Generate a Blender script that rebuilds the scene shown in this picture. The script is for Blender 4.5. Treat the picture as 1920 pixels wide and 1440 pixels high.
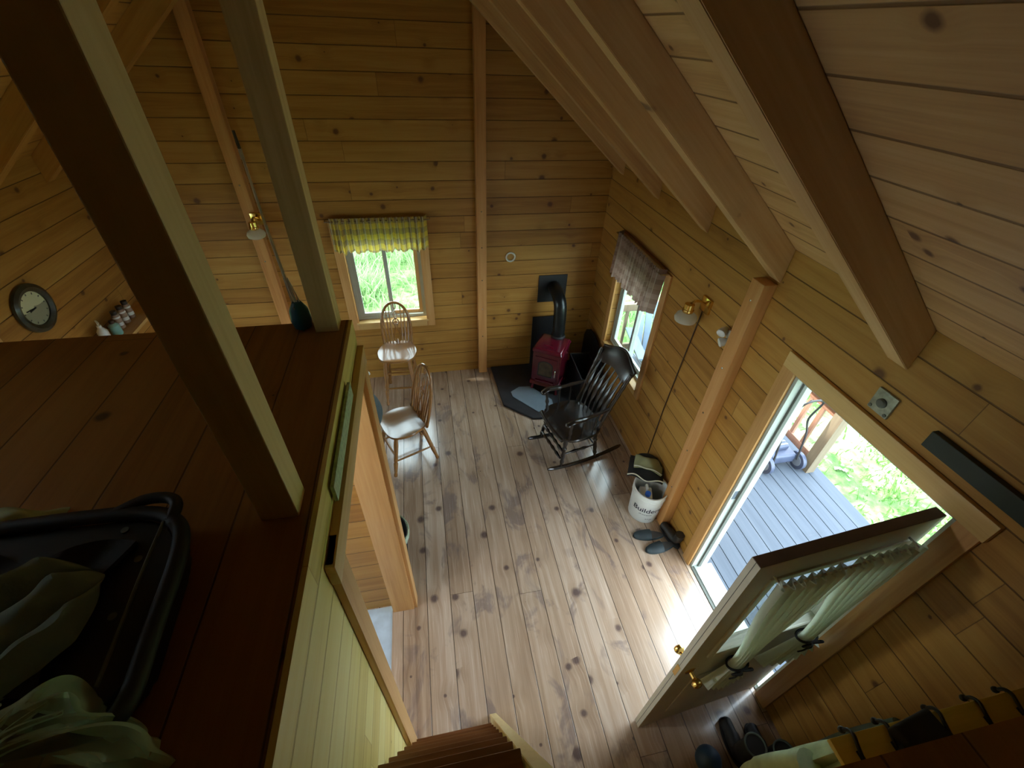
import bpy, bmesh, math, random
from mathutils import Vector, Matrix
random.seed(7)
C = bpy.context.scene.collection
for o in list(bpy.data.objects): bpy.data.objects.remove(o)
PI = math.pi

# ------------------------------------------------------------------ camera
cam = bpy.data.cameras.new('camera'); camo = bpy.data.objects.new('camera', cam); C.objects.link(camo)
cam.sensor_width = 36.0; cam.lens = 818.6/1920*36.0; cam.clip_start = .02; cam.clip_end = 200
R0 = Vector((0.98188655, -0.18644115, 0.0337416)); R1 = Vector((-0.09188469, -0.62430275, -0.7757598)); R2 = Vector((0.16569852, 0.75860778, -0.63012557))
m = Matrix((R0, -R1, -R2)).transposed().to_4x4(); m.translation = Vector((0, 0, 3.44))
camo.matrix_world = m
bpy.context.scene.camera = camo

# ------------------------------------------------------------------ daylight
w = bpy.data.worlds.new('sky'); bpy.context.scene.world = w; w.use_nodes = True
bg = w.node_tree.nodes['Background']; bg.inputs[0].default_value = (.75, .89, 1.0, 1); bg.inputs[1].default_value = 1.5
sd = bpy.data.lights.new('sun', 'SUN'); so = bpy.data.objects.new('sun', sd); C.objects.link(so)
sd.energy = 1.7; sd.color = (1, .95, .86); sd.angle = math.radians(3)
so.rotation_euler = Vector((.61, -.16, -.86)).to_track_quat('-Z', 'Y').to_euler()
vs = bpy.context.scene.view_settings
vs.view_transform = 'Standard'; vs.look = 'None'; vs.gamma = 1; vs.use_curve_mapping = False; vs.exposure = 3.0

# ------------------------------------------------------------------ helpers
def bm_new(): return bmesh.new()
def box(bm, x0, x1, y0, y1, z0, z1, M=None):
    vs_ = [bm.verts.new(Vector((x, y, z)) if M is None else M @ Vector((x, y, z))) for x in (x0, x1) for y in (y0, y1) for z in (z0, z1)]
    for f in ((0,1,3,2),(4,6,7,5),(0,4,5,1),(2,3,7,6),(0,2,6,4),(1,5,7,3)):
        bm.faces.new([vs_[i] for i in f])
    return bm
def bbox(bm, x0, x1, y0, y1, z0, z1, b=.005, M=None, seg=2):
    t = bmesh.new(); box(t, x0, x1, y0, y1, z0, z1)
    bmesh.ops.bevel(t, geom=t.edges[:], offset=b, segments=seg, affect='EDGES', profile=.6)
    if M is not None: t.transform(M)
    tmp = bpy.data.meshes.new('t'); t.to_mesh(tmp); t.free(); bm.from_mesh(tmp); bpy.data.meshes.remove(tmp)
    return bm
def prism(bm, pts, d, M=None, bev=0):
    """pts: list of (x,y) ; extruded 0..d in z ; then transformed by M"""
    t = bmesh.new()
    lo = [t.verts.new((p[0], p[1], 0)) for p in pts]; hi = [t.verts.new((p[0], p[1], d)) for p in pts]
    t.faces.new(lo[::-1]); t.faces.new(hi)
    n = len(pts)
    for i in range(n): t.faces.new((lo[i], lo[(i+1) % n], hi[(i+1) % n], hi[i]))
    bmesh.ops.recalc_face_normals(t, faces=t.faces)
    if bev: bmesh.ops.bevel(t, geom=t.edges[:], offset=bev, segments=2, affect='EDGES')
    if M is not None: t.transform(M)
    tmp = bpy.data.meshes.new('t'); t.to_mesh(tmp); t.free(); bm.from_mesh(tmp); bpy.data.meshes.remove(tmp)
    return bm
def tube(bm, pts, r, n=10, cap=True, flat=1.0, up=None, closed=False):
    P = [Vector(p) for p in pts]; k = len(P)
    rs = r if isinstance(r, (list, tuple)) else [r]*k
    T = []
    for i in range(k):
        a = P[(i-1) % k] if (closed or i > 0) else P[i]; b = P[(i+1) % k] if (closed or i < k-1) else P[i]
        T.append((b-a).normalized())
    u = Vector(up) if up else (Vector((0,0,1)) if abs(T[0].z) < .9 else Vector((1,0,0)))
    u = (u - T[0]*u.dot(T[0])).normalized(); rings = []
    for i in range(k):
        u = (u - T[i]*u.dot(T[i])).normalized(); v = T[i].cross(u)
        rings.append([bm.verts.new(P[i] + (u*math.cos(2*PI*j/n)*flat + v*math.sin(2*PI*j/n))*rs[i]) for j in range(n)])
    for i in range(k if closed else k-1):
        a, b = rings[i], rings[(i+1) % k]
        for j in range(n): bm.faces.new((a[j], a[(j+1) % n], b[(j+1) % n], b[j]))
    if cap and not closed:
        bm.faces.new(rings[0][::-1]); bm.faces.new(rings[-1])
    return bm
def smooth_path(pts, k=6):
    P = [Vector(p) for p in pts]; out = []
    for i in range(len(P)-1):
        p0 = P[max(i-1, 0)]; p1 = P[i]; p2 = P[i+1]; p3 = P[min(i+2, len(P)-1)]
        for j in range(k):
            t = j/k
            out.append(.5*((2*p1)+(p2-p0)*t+(2*p0-5*p1+4*p2-p3)*t*t+(3*p1-p0-3*p2+p3)*t**3))
    out.append(P[-1]); return out
def turn(bm, a, b, prof, n=12):
    a = Vector(a); b = Vector(b)
    return tube(bm, [a.lerp(b, t) for t, _ in prof], [r for _, r in prof], n)
def lathe(bm, prof, M=None, n=28, cap=True):
    """prof: (r,z) list"""
    rings = []
    for r, z in prof:
        rings.append([bm.verts.new(Vector((r*math.cos(2*PI*j/n), r*math.sin(2*PI*j/n), z)) if M is None else M @ Vector((r*math.cos(2*PI*j/n), r*math.sin(2*PI*j/n), z))) for j in range(n)])
    for a, b in zip(rings, rings[1:]):
        for j in range(n): bm.faces.new((a[j], a[(j+1) % n], b[(j+1) % n], b[j]))
    if cap:
        bm.faces.new(rings[0][::-1]); bm.faces.new(rings[-1])
    return bm
def ball(bm, c, r, sc=(1,1,1), n=14, noise=0, seed=0):
    rnd = random.Random(seed)
    mm = Matrix.Translation(c) @ Matrix.Diagonal((r*sc[0], r*sc[1], r*sc[2], 1))
    res = bmesh.ops.create_uvsphere(bm, u_segments=n, v_segments=max(6, n//2), radius=1, matrix=mm)
    if noise:
        for v in res['verts']:
            d = (v.co-Vector(c)); v.co += d*rnd.uniform(-noise, noise)
    return bm
def sheet(bm, f, nu, nv, th=0):
    """surface from f(u,v)->Vector"""
    g = [[bm.verts.new(f(i/nu, j/nv)) for j in range(nv+1)] for i in range(nu+1)]
    for i in range(nu):
        for j in range(nv): bm.faces.new((g[i][j], g[i+1][j], g[i+1][j+1], g[i][j+1]))
    if th:
        bmesh.ops.recalc_face_normals(bm, faces=bm.faces)
        bmesh.ops.solidify(bm, geom=bm.faces[:], thickness=th)
    return bm
def obj(name, bm, mat, parent=None, smooth=True, world=False, ang=40):
    bmesh.ops.recalc_face_normals(bm, faces=bm.faces)
    if world and parent is not None:
        bm.transform(parent.matrix_basis.inverted() if parent.parent is None else (parent.parent.matrix_basis @ parent.matrix_basis).inverted())
    me = bpy.data.meshes.new(name); bm.to_mesh(me); bm.free()
    me.materials.append(mat)
    if smooth:
        me.polygons.foreach_set('use_smooth', [True]*len(me.polygons))
        me.set_sharp_from_angle(angle=math.radians(ang))
    o = bpy.data.objects.new(name, me); C.objects.link(o)
    if parent is not None: o.parent = parent
    return o
def tag(o, label=None, cat=None, group=None, kind=None):
    if label: o['label'] = label
    if cat: o['category'] = cat
    if group: o['group'] = group
    if kind: o['kind'] = kind
    return o
def thing(name, label, cat, loc=(0,0,0), rotz=0, group=None, kind=None, rot=None):
    o = bpy.data.objects.new(name, None); C.objects.link(o); o.empty_display_size = .05
    R = rot.to_4x4() if rot is not None else Matrix.Rotation(rotz, 4, 'Z')
    o.matrix_basis = Matrix.Translation(loc) @ R
    return tag(o, label, cat, group, kind)
def struct(name, bm, mat, parent=None, smooth=False):
    o = obj(name, bm, mat, parent, smooth=smooth)
    if parent is None: o['kind'] = 'structure'
    return o

# ------------------------------------------------------------------ materials
class NT:
    def __init__(s, name):
        s.m = bpy.data.materials.new(name); s.m.use_nodes = True; s.t = s.m.node_tree
        s.b = s.t.nodes['Principled BSDF']; s.P = s.n('ShaderNodeNewGeometry').outputs['Position']
    def n(s, k, **kw):
        x = s.t.nodes.new(k)
        for a, b in kw.items(): setattr(x, a, b)
        return x
    def put(s, sock, v):
        if isinstance(v, bpy.types.NodeSocket): s.t.links.new(v, sock)
        else:
            if sock.type == 'RGBA' and len(v) == 3: v = (*v, 1)
            sock.default_value = v
    def ma(s, op, *a):
        x = s.n('ShaderNodeMath', operation=op)
        for i, v in enumerate(a): s.put(x.inputs[i], v)
        return x.outputs[0]
    def dot(s, v):
        x = s.n('ShaderNodeVectorMath', operation='DOT_PRODUCT'); s.put(x.inputs[0], s.P); x.inputs[1].default_value = v
        return x.outputs['Value']
    def vec(s, a, b, c=0.0):
        x = s.n('ShaderNodeCombineXYZ')
        for i, v in enumerate((a, b, c)): s.put(x.inputs[i], v)
        return x.outputs[0]
    def white(s, v, dim='2D'):
        x = s.n('ShaderNodeTexWhiteNoise', noise_dimensions=dim)
        s.put(x.inputs['W' if dim == '1D' else 'Vector'], v); return x.outputs
    def noise(s, v, scale, detail=3, rough=.55, dist=0):
        x = s.n('ShaderNodeTexNoise'); s.put(x.inputs['Vector'], v); x.inputs['Scale'].default_value = scale
        x.inputs['Detail'].default_value = detail; x.inputs['Roughness'].default_value = rough; x.inputs['Distortion'].default_value = dist
        return x.outputs['Fac']
    def ramp(s, f, stops):
        x = s.n('ShaderNodeValToRGB'); s.put(x.inputs[0], f); e = x.color_ramp.elements
        while len(e) < len(stops): e.new(.5)
        for i, (p, c) in enumerate(stops): e[i].position = p; e[i].color = (*c, 1) if len(c) == 3 else c
        return x.outputs[0]
    def rng(s, v, a, b, c, d):
        x = s.n('ShaderNodeMapRange'); s.put(x.inputs[0], v)
        for i, q in enumerate((a, b, c, d)): x.inputs[i+1].default_value = q
        return x.outputs[0]
    def mix(s, f, a, b, mode='MIX'):
        x = s.n('ShaderNodeMix', data_type='RGBA', blend_type=mode); s.put(x.inputs[0], f); s.put(x.inputs[6], a); s.put(x.inputs[7], b)
        return x.outputs[2]
    def bump(s, h, dist, st=1.0):
        x = s.n('ShaderNodeBump'); s.put(x.inputs['Height'], h); x.inputs['Distance'].default_value = dist; x.inputs['Strength'].default_value = st
        s.t.links.new(x.outputs[0], s.b.inputs['Normal'])
    def fin(s, col, rough=.5, coat=0, metal=0, spec=.5):
        s.put(s.b.inputs['Base Color'], col); s.put(s.b.inputs['Roughness'], rough)
        s.b.inputs['Coat Weight'].default_value = coat; s.b.inputs['Coat Roughness'].default_value = .12
        s.put(s.b.inputs['Metallic'], metal); s.b.inputs['Specular IOR Level'].default_value = spec
        return s.m

def planks(name, along, across, width, cols, off=0., length=3.2, gap=.004, knots=.55, ksize=.018, rough=.45, coat=0, gdark=.28, grain=1., tint=.35, kcol=(.10,.035,.012), blot=0, spec=.4, bumpd=.004):
    s = NT(name); A = s.dot(along); B = s.ma('ADD', s.dot(across), off)
    t = s.ma('DIVIDE', B, width); i = s.ma('FLOOR', t); f = s.ma('FRACT', t)
    r1 = s.white(s.vec(i, 3.7))['Value']
    q = s.ma('ADD', s.ma('DIVIDE', A, length), s.ma('MULTIPLY', r1, 7.3)); j = s.ma('FLOOR', q); fj = s.ma('FRACT', q)
    r2 = s.white(s.vec(i, j))['Value']
    # knots
    shift = s.ma('MULTIPLY', r2, 31.0)
    kv = s.vec(s.ma('ADD', A, shift), B, s.ma('MULTIPLY', i, 1.37))
    vo = s.n('ShaderNodeTexVoronoi', voronoi_dimensions='2D'); s.put(vo.inputs['Vector'], kv); vo.inputs['Scale'].default_value = 3.6
    wob = s.noise(kv, 26, 2)
    sx = s.n('ShaderNodeSeparateColor'); s.t.links.new(vo.outputs['Color'], sx.inputs[0])
    rad = s.ma('MULTIPLY', s.rng(sx.outputs[0], 1-knots, 1, 0, 1.6), ksize*3.6)
    dd = s.ma('ADD', vo.outputs['Distance'], s.ma('MULTIPLY', s.ma('SUBTRACT', wob, .5), ksize*2.2))
    kn = s.ma('MULTIPLY', s.ma('LESS_THAN', 1-knots, sx.outputs[0]), s.rng(s.ma('DIVIDE', dd, s.ma('ADD', rad, .0001)), .55, 1.25, 1, 0))
    halo = s.ma('MULTIPLY', s.ma('LESS_THAN', 1-knots, sx.outputs[0]), s.rng(dd, ksize*3.6*.8, ksize*3.6*4, 1, 0))
    # grain that flows round the knots
    Bd = s.ma('ADD', B, s.ma('MULTIPLY', halo, .02))
    g1 = s.noise(s.vec(s.ma('ADD', s.ma('MULTIPLY', A, .9), shift), s.ma('MULTIPLY', Bd, 17), i), 1, 4, .6, .6)
    g2 = s.noise(s.vec(s.ma('MULTIPLY', A, 3.), s.ma('MULTIPLY', Bd, 110), i), 1, 2)
    g3 = s.noise(s.vec(s.ma('MULTIPLY', A, 1.4), s.ma('MULTIPLY', B, 3.), i), 1, 2)
    fac = s.ma('ADD', s.ma('MULTIPLY', s.ma('SUBTRACT', g1, .5), 1.0*grain), s.ma('MULTIPLY', s.ma('SUBTRACT', g2, .5), .35*grain))
    fac = s.ma('ADD', s.ma('ADD', fac, .5), s.ma('MULTIPLY', s.ma('SUBTRACT', r2, .5), tint*1.4))
    fac = s.ma('ADD', fac, s.ma('MULTIPLY', s.ma('SUBTRACT', g3, .5), tint*1.2))
    col = s.ramp(fac, [(.12, cols[0]), (.5, cols[1]), (.88, cols[2])])
    if blot:
        bl = s.noise(s.vec(s.ma('MULTIPLY', A, 2.2), s.ma('MULTIPLY', B, 3.6), i), 1, 4, .65, .8)
        col = s.mix(s.rng(bl, .55, .64, 0, blot), col, (.17, .13, .13))
    col = s.mix(s.ma('MULTIPLY', halo, .35), col, cols[0])
    col = s.mix(s.ma('MULTIPLY', kn, .85), col, kcol)
    edge = s.ma('MINIMUM', f, s.ma('SUBTRACT', 1., f))
    gm = s.rng(edge, gap/width*.5, gap/width, 1, 0)
    ej = s.ma('LESS_THAN', s.ma('MINIMUM', fj, s.ma('SUBTRACT', 1., fj)), .0014/length*1.2)
    gm = s.ma('MAXIMUM', gm, s.ma('MULTIPLY', ej, .8))
    dark = s.mix(1., col, (gdark, gdark*.9, gdark*.8), 'MULTIPLY')
    col = s.mix(gm, col, dark)
    s.bump(s.ma('ADD', s.ma('MULTIPLY', gm, -1.), s.ma('MULTIPLY', fac, .03)), bumpd, .8)
    rr = s.rng(g2, .2, .8, rough-.05, rough+.1)
    return s.fin(col, rr, coat, spec=spec)

def wood(name, along, across, cols, knots=.4, ksize=.012, rough=.5, coat=0, grain=1., kcol=(.12,.045,.015), spec=.4, local=False):
    s = NT(name)
    if local: s.P = s.n('ShaderNodeTexCoord').outputs['Object']
    A = s.dot(along); B = s.dot(across); c3 = Vector(along).cross(Vector(across)); D = s.dot(c3)
    oi = s.n('ShaderNodeObjectInfo').outputs['Random']; sh = s.ma('MULTIPLY', oi, 17.)
    A2 = s.ma('ADD', A, sh)
    vo = s.n('ShaderNodeTexVoronoi'); s.put(vo.inputs['Vector'], s.vec(A2, s.ma('MULTIPLY', B, .25), D)); vo.inputs['Scale'].default_value = 3.6
    sx = s.n('ShaderNodeSeparateColor'); s.t.links.new(vo.outputs['Color'], sx.inputs[0])
    dd = s.ma('ADD', vo.outputs['Distance'], s.ma('MULTIPLY', s.ma('SUBTRACT', s.noise(s.vec(A2, B, D), 30, 2), .5), ksize*2.5))
    on = s.ma('LESS_THAN', 1-knots, sx.outputs[0])
    kn = s.ma('MULTIPLY', on, s.rng(dd, ksize*3.2*.8, ksize*3.2*1.6, 1, 0))
    halo = s.ma('MULTIPLY', on, s.rng(dd, ksize*3.2, ksize*3.2*5, 1, 0))
    k = s.ma('MULTIPLY', halo, .02)
    g1 = s.noise(s.vec(s.ma('MULTIPLY', A2, .8), s.ma('MULTIPLY', s.ma('ADD', B, k), 16), s.ma('MULTIPLY', D, 16)), 1, 4, .6, .5)
    g2 = s.noise(s.vec(s.ma('MULTIPLY', A2, 3.), s.ma('MULTIPLY', B, 90), s.ma('MULTIPLY', D, 90)), 1, 2)
    fac = s.ma('ADD', .5, s.ma('ADD', s.ma('MULTIPLY', s.ma('SUBTRACT', g1, .5), grain), s.ma('MULTIPLY', s.ma('SUBTRACT', g2, .5), .3*grain)))
    fac = s.ma('ADD', fac, s.ma('MULTIPLY', s.ma('SUBTRACT', oi, .5), .25))
    col = s.ramp(fac, [(.15, cols[0]), (.5, cols[1]), (.85, cols[2])])
    col = s.mix(s.ma('MULTIPLY', halo, .3), col, cols[0]); col = s.mix(s.ma('MULTIPLY', kn, .8), col, kcol)
    s.bump(fac, .0006, .5)
    return s.fin(col, rough, coat, spec=spec)

def plain(name, col, rough=.5, metal=0, coat=0, var=.0, vs_=8., spec=.5, bump=0, bs=40.):
    s = NT(name); s.P = s.n('ShaderNodeTexCoord').outputs['Object']
    n = s.noise(s.P, vs_, 3)
    c = s.mix(s.rng(n, .3, .7, 0, 1), tuple(x*(1-var) for x in col), tuple(min(1, x*(1+var)) for x in col))
    if bump: s.bump(s.noise(s.P, bs, 3), bump, .6)
    return s.fin(c, rough, coat, metal, spec)

X, Y, Z = (1,0,0), (0,1,0), (0,0,1)
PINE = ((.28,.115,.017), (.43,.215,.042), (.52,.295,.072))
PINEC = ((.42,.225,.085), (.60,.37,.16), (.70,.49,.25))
sl = Vector((-1, 0, .84)).normalized(); sr = Vector((1, 0, .84)).normalized()
M = {}
M['wall_y'] = planks('pine_wall_along_y', Y, Z, .168, PINE, off=.06, knots=.55, ksize=.02, tint=.22, length=5.5, gdark=.35)
M['wall_x'] = planks('pine_wall_along_x', X, Z, .168, PINE, off=.06, knots=.55, ksize=.02, tint=.22, length=5.5, gdark=.35)
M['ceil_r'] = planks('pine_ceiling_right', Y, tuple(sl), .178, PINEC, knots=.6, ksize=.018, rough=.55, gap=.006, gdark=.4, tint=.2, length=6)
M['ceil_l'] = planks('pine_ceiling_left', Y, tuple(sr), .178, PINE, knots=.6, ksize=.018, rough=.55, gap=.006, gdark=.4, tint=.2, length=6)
M['floor'] = planks('pine_floor', Y, X, .178, ((.29,.19,.12), (.46,.33,.23), (.60,.475,.37)), off=.06, knots=.6, ksize=.024, rough=.22, coat=.8, gap=.0035, gdark=.2, kcol=(.09,.06,.06), blot=.6, tint=.28, spec=.6, length=7)
M['loft'] = planks('stained_loft_floor', Y, X, .178, ((.20,.078,.016), (.31,.135,.028), (.38,.18,.042)), knots=.4, rough=.42, coat=.1, gap=.003, gdark=.4, kcol=(.03,.01,.005))
M['bead'] = planks('pine_beadboard', Y, Z, .139, ((.64,.48,.12), (.84,.71,.26), (.90,.82,.40)), knots=.3, ksize=.008, rough=.4, gap=.005, gdark=.75, length=6, tint=.3)
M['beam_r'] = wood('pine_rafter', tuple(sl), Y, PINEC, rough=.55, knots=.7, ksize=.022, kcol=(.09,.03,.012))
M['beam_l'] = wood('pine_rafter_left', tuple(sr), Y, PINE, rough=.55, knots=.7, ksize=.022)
M['beam_z'] = wood('pine_post', Z, X, ((.62,.46,.18), (.78,.63,.30), (.86,.74,.42)), rough=.5, knots=.6, ksize=.022)
M['post_z'] = wood('orange_pine_post', Z, X, ((.42,.17,.045), (.58,.28,.09), (.68,.38,.15)), knots=.3, rough=.45)
M['trim_y'] = wood('pine_trim_y', Y, Z, ((.46,.25,.07), (.62,.39,.14), (.74,.52,.22)), knots=.3, rough=.42, coat=.1)
M['trim_z'] = wood('pine_trim_z', Z, X, ((.46,.22,.06), (.62,.34,.12), (.72,.46,.19)), knots=.3, rough=.42, coat=.1)
M['trim_x'] = wood('pine_trim_x', X, Z, ((.46,.25,.07), (.62,.39,.14), (.74,.52,.22)), knots=.3, rough=.42, coat=.1)
M['stair'] = wood('stained_stair', X, Y, ((.13,.045,.013), (.20,.08,.024), (.28,.12,.04)), rough=.4, coat=.15)
M['chair'] = wood('honey_chair_wood', X, Y, ((.20,.08,.018), (.29,.13,.034), (.37,.18,.055)), knots=0, rough=.22, coat=.6, grain=.5, local=True)
M['black_wood'] = plain('black_lacquered_wood', (.018,.014,.011), .22, coat=.6, var=.3)
M['black_metal'] = plain('black_sheet_metal', (.012,.012,.013), .55, var=.2)
M['pipe'] = plain('black_flexible_pipe', (.03,.034,.034), .28, metal=.7, var=.2)
M['slate'] = plain('slate_hearth_mat', (.028,.030,.034), .6, var=.25)
M['pad'] = plain('blue_grey_pad', (.20,.26,.31), .5, var=.08)
M['red'] = plain('red_enamel', (.10,.005,.014), .25, coat=.6, var=.15)
M['brass'] = plain('polished_brass', (.80,.55,.18), .18, metal=1)
M['steel'] = plain('bright_steel', (.6,.62,.6), .22, metal=1)
M['white'] = plain('white_plastic', (.72,.74,.70), .4, var=.04)
M['bright'] = plain('bright_white_plastic', (.92,.94,.90), .3)
M['cream'] = plain('cream_painted_door', (.62,.60,.50), .45, var=.04)
M['brown_edge'] = plain('bare_door_edge', (.16,.12,.11), .6, var=.2)
M['vinyl'] = plain('grey_white_vinyl_frame', (.42,.46,.42), .4, var=.04)
M['strip'] = plain('grey_weatherstrip', (.12,.13,.11), .7)
M['green_board'] = plain('dark_green_board', (.010,.022,.016), .5, var=.2)
M['mint'] = plain('mint_painted_plaque', (.42,.55,.38), .5, var=.25, vs_=60)
M['blue_floor'] = plain('pale_blue_vinyl_floor', (.50,.62,.74), .35, var=.12, vs_=12)
M['cloth_grey'] = plain('slate_grey_cloth', (.075,.105,.105), .85, var=.2, bump=.002)
M['cloth_sage'] = plain('sage_grey_jacket', (.12,.16,.14), .9, var=.25, bump=.003)
M['garment'] = plain('grey_green_garment', (.22,.31,.26), .9, var=.2, bump=.003)
M['cloth_mint'] = plain('pale_green_fabric', (.50,.62,.40), .9, var=.18, vs_=10, bump=.002)
M['black_cloth'] = plain('black_cloth', (.012,.013,.014), .8, var=.3, bump=.002)
M['black_rubber'] = plain('black_rubber', (.016,.017,.018), .6, var=.2)
M['black_case'] = plain('black_case', (.012,.013,.012), .5, var=.3)
M['cord'] = plain('grey_green_cord', (.13,.15,.12), .8)
M['brown_cord'] = plain('brown_lamp_cord', (.07,.035,.012), .6)
M['hook'] = plain('black_iron_hook', (.015,.014,.012), .4, metal=.3)
M['yellow_wood'] = wood('yellow_pine_shelf', X, Y, ((.50,.36,.04), (.62,.46,.07), (.70,.54,.10)), knots=.2, rough=.45)
M['blue'] = plain('blue_plastic_cap', (.02,.10,.42), .35)
M['teal'] = plain('dark_teal_plastic', (.015,.10,.14), .4, var=.2)
M['shoe'] = plain('grey_teal_slipper', (.018,.030,.034), .7, var=.3, bump=.001)
M['shoe_in'] = plain('tan_shoe_lining', (.05,.045,.04), .8, var=.15)
M['olive'] = plain('olive_cream_fabric', (.30,.31,.16), .85, var=.12)
M['piping'] = plain('cream_piping', (.62,.63,.50), .7)
M['letter'] = plain('dark_bucket_lettering', (.03,.03,.05), .6)
M['navy'] = plain('navy_blue_ball', (.02,.06,.12), .5, var=.2)
M['cedar'] = wood('cedar_railing', Z, X, ((.20,.10,.06), (.28,.15,.10), (.34,.20,.14)), knots=.2, rough=.7)
M['oldpost'] = wood('weathered_deck_post', Z, X, ((.10,.08,.055), (.16,.13,.085), (.20,.17,.11)), knots=.2, rough=.8)
M['deck'] = wood('grey_deck_boards', Y, X, ((.036,.048,.066), (.052,.068,.090), (.068,.084,.106)), knots=.2, rough=.75, kcol=(.12,.12,.14))
M['pale_blue'] = plain('pale_blue_plastic', (.12,.175,.25), .5, var=.05)
M['mower'] = plain('blue_grey_mower', (.05,.065,.11), .45, var=.2)
M['mower_rim'] = plain('light_grey_hubcap', (.15,.18,.22), .45)
M['roof'] = plain('roof_shingles', (.10,.09,.08), .9, var=.3)
M['jar'] = plain('spice_jar', (.30,.20,.13), .3, var=.3, vs_=30)
M['jar_lid'] = plain('dark_jar_lid', (.03,.02,.015), .4)
M['tealplastic'] = plain('pale_teal_bottle', (.25,.50,.45), .3)
M['dial_frame'] = plain('dark_clock_frame', (.035,.035,.02), .35, var=.5, vs_=20, coat=.3)
M['leather'] = plain('dark_boot_leather', (.02,.016,.012), .5, var=.3)

def glassm(name, tint=(.93,.97,.95), gl=.08):
    m_ = bpy.data.materials.new(name); m_.use_nodes = True; t = m_.node_tree; t.nodes.clear()
    o = t.nodes.new('ShaderNodeOutputMaterial'); tr = t.nodes.new('ShaderNodeBsdfTransparent'); g = t.nodes.new('ShaderNodeBsdfGlossy')
    lw = t.nodes.new('ShaderNodeLayerWeight'); lw.inputs[0].default_value = .5; pw = t.nodes.new('ShaderNodeMath'); pw.operation = 'POWER'; pw.inputs[1].default_value = 5; fr = t.nodes.new('ShaderNodeMapRange'); fr.inputs[3].default_value = .04; fr.inputs[4].default_value = .8; t.links.new(lw.outputs['Facing'], pw.inputs[0]); t.links.new(pw.outputs[0], fr.inputs[0])
    mx = t.nodes.new('ShaderNodeMixShader'); tr.inputs[0].default_value = (*tint, 1); g.inputs['Roughness'].default_value = .02
    t.links.new(fr.outputs[0], mx.inputs[0]); t.links.new(tr.outputs[0], mx.inputs[1]); t.links.new(g.outputs[0], mx.inputs[2]); t.links.new(mx.outputs[0], o.inputs[0])
    return m_
M['glass'] = glassm('window_glass')
def clothm(name, col, trans, alpha=1., rough=.9, plaid=None):
    s = NT(name); s.t.nodes.remove(s.b); out = s.t.nodes['Material Output']
    d = s.n('ShaderNodeBsdfDiffuse'); tl = s.n('ShaderNodeBsdfTranslucent'); mx = s.n('ShaderNodeMixShader'); mx.inputs[0].default_value = trans
    c = col
    if plaid:
        uv = s.n('ShaderNodeUVMap').outputs[0]; sp = s.n('ShaderNodeSeparateXYZ'); s.t.links.new(uv, sp.inputs[0])
        a = s.ma('LESS_THAN', s.ma('FRACT', s.ma('MULTIPLY', sp.outputs[0], plaid[0])), .5)
        b = s.ma('LESS_THAN', s.ma('FRACT', s.ma('MULTIPLY', sp.outputs[1], plaid[1])), .5)
        l = s.ma('LESS_THAN', s.ma('FRACT', s.ma('ADD', s.ma('MULTIPLY', sp.outputs[0], plaid[0]), .7)), .12)
        c = s.mix(s.ma('MULTIPLY', s.ma('ADD', a, b), .5), plaid[2], plaid[3]); c = s.mix(s.ma('MULTIPLY', l, .6), c, plaid[4])
    s.put(d.inputs[0], c); s.put(tl.inputs[0], c)
    s.t.links.new(d.outputs[0], mx.inputs[1]); s.t.links.new(tl.outputs[0], mx.inputs[2])
    if alpha < 1:
        tp = s.n('ShaderNodeBsdfTransparent'); m2 = s.n('ShaderNodeMixShader'); m2.inputs[0].default_value = alpha
        s.t.links.new(tp.outputs[0], m2.inputs[1]); s.t.links.new(mx.outputs[0], m2.inputs[2]); s.t.links.new(m2.outputs[0], out.inputs[0])
    else: s.t.links.new(mx.outputs[0], out.inputs[0])
    return s.m
M['sheer'] = clothm('pale_sheer_curtain', (.74,.80,.66), .35, .93)
M['plaid_a'] = clothm('green_yellow_plaid', (1,1,1), .45, plaid=(15, 3.2, (.80,.62,.12), (.34,.26,.16), (.80,.74,.55)))
M['plaid_b'] = clothm('brown_plaid', (1,1,1), .25, plaid=(13, 4.5, (.42,.30,.24), (.26,.17,.13), (.60,.50,.42)))
M['frost'] = clothm('frosted_glass_shade', (.82,.80,.70), .6)
# clear polythene
def poly():
    m_ = bpy.data.materials.new('clear_polythene'); m_.use_nodes = True; t = m_.node_tree; b = t.nodes['Principled BSDF']
    b.inputs['Base Color'].default_value = (.66,.82,.62,1); b.inputs['Roughness'].default_value = .18
    tr = t.nodes.new('ShaderNodeBsdfTransparent'); tr.inputs[0].default_value = (.9,.95,.9,1); mx = t.nodes.new('ShaderNodeMixShader')
    lw = t.nodes.new('ShaderNodeLayerWeight'); lw.inputs[0].default_value = .45
    mr = t.nodes.new('ShaderNodeMapRange'); mr.inputs[3].default_value = .10; mr.inputs[4].default_value = .8
    t.links.new(lw.outputs['Facing'], mr.inputs[0]); t.links.new(mr.outputs[0], mx.inputs[0]); t.links.new(tr.outputs[0], mx.inputs[1]); t.links.new(b.outputs[0], mx.inputs[2])
    t.links.new(mx.outputs[0], t.nodes['Material Output'].inputs[0]); return m_
M['poly'] = poly()
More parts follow.
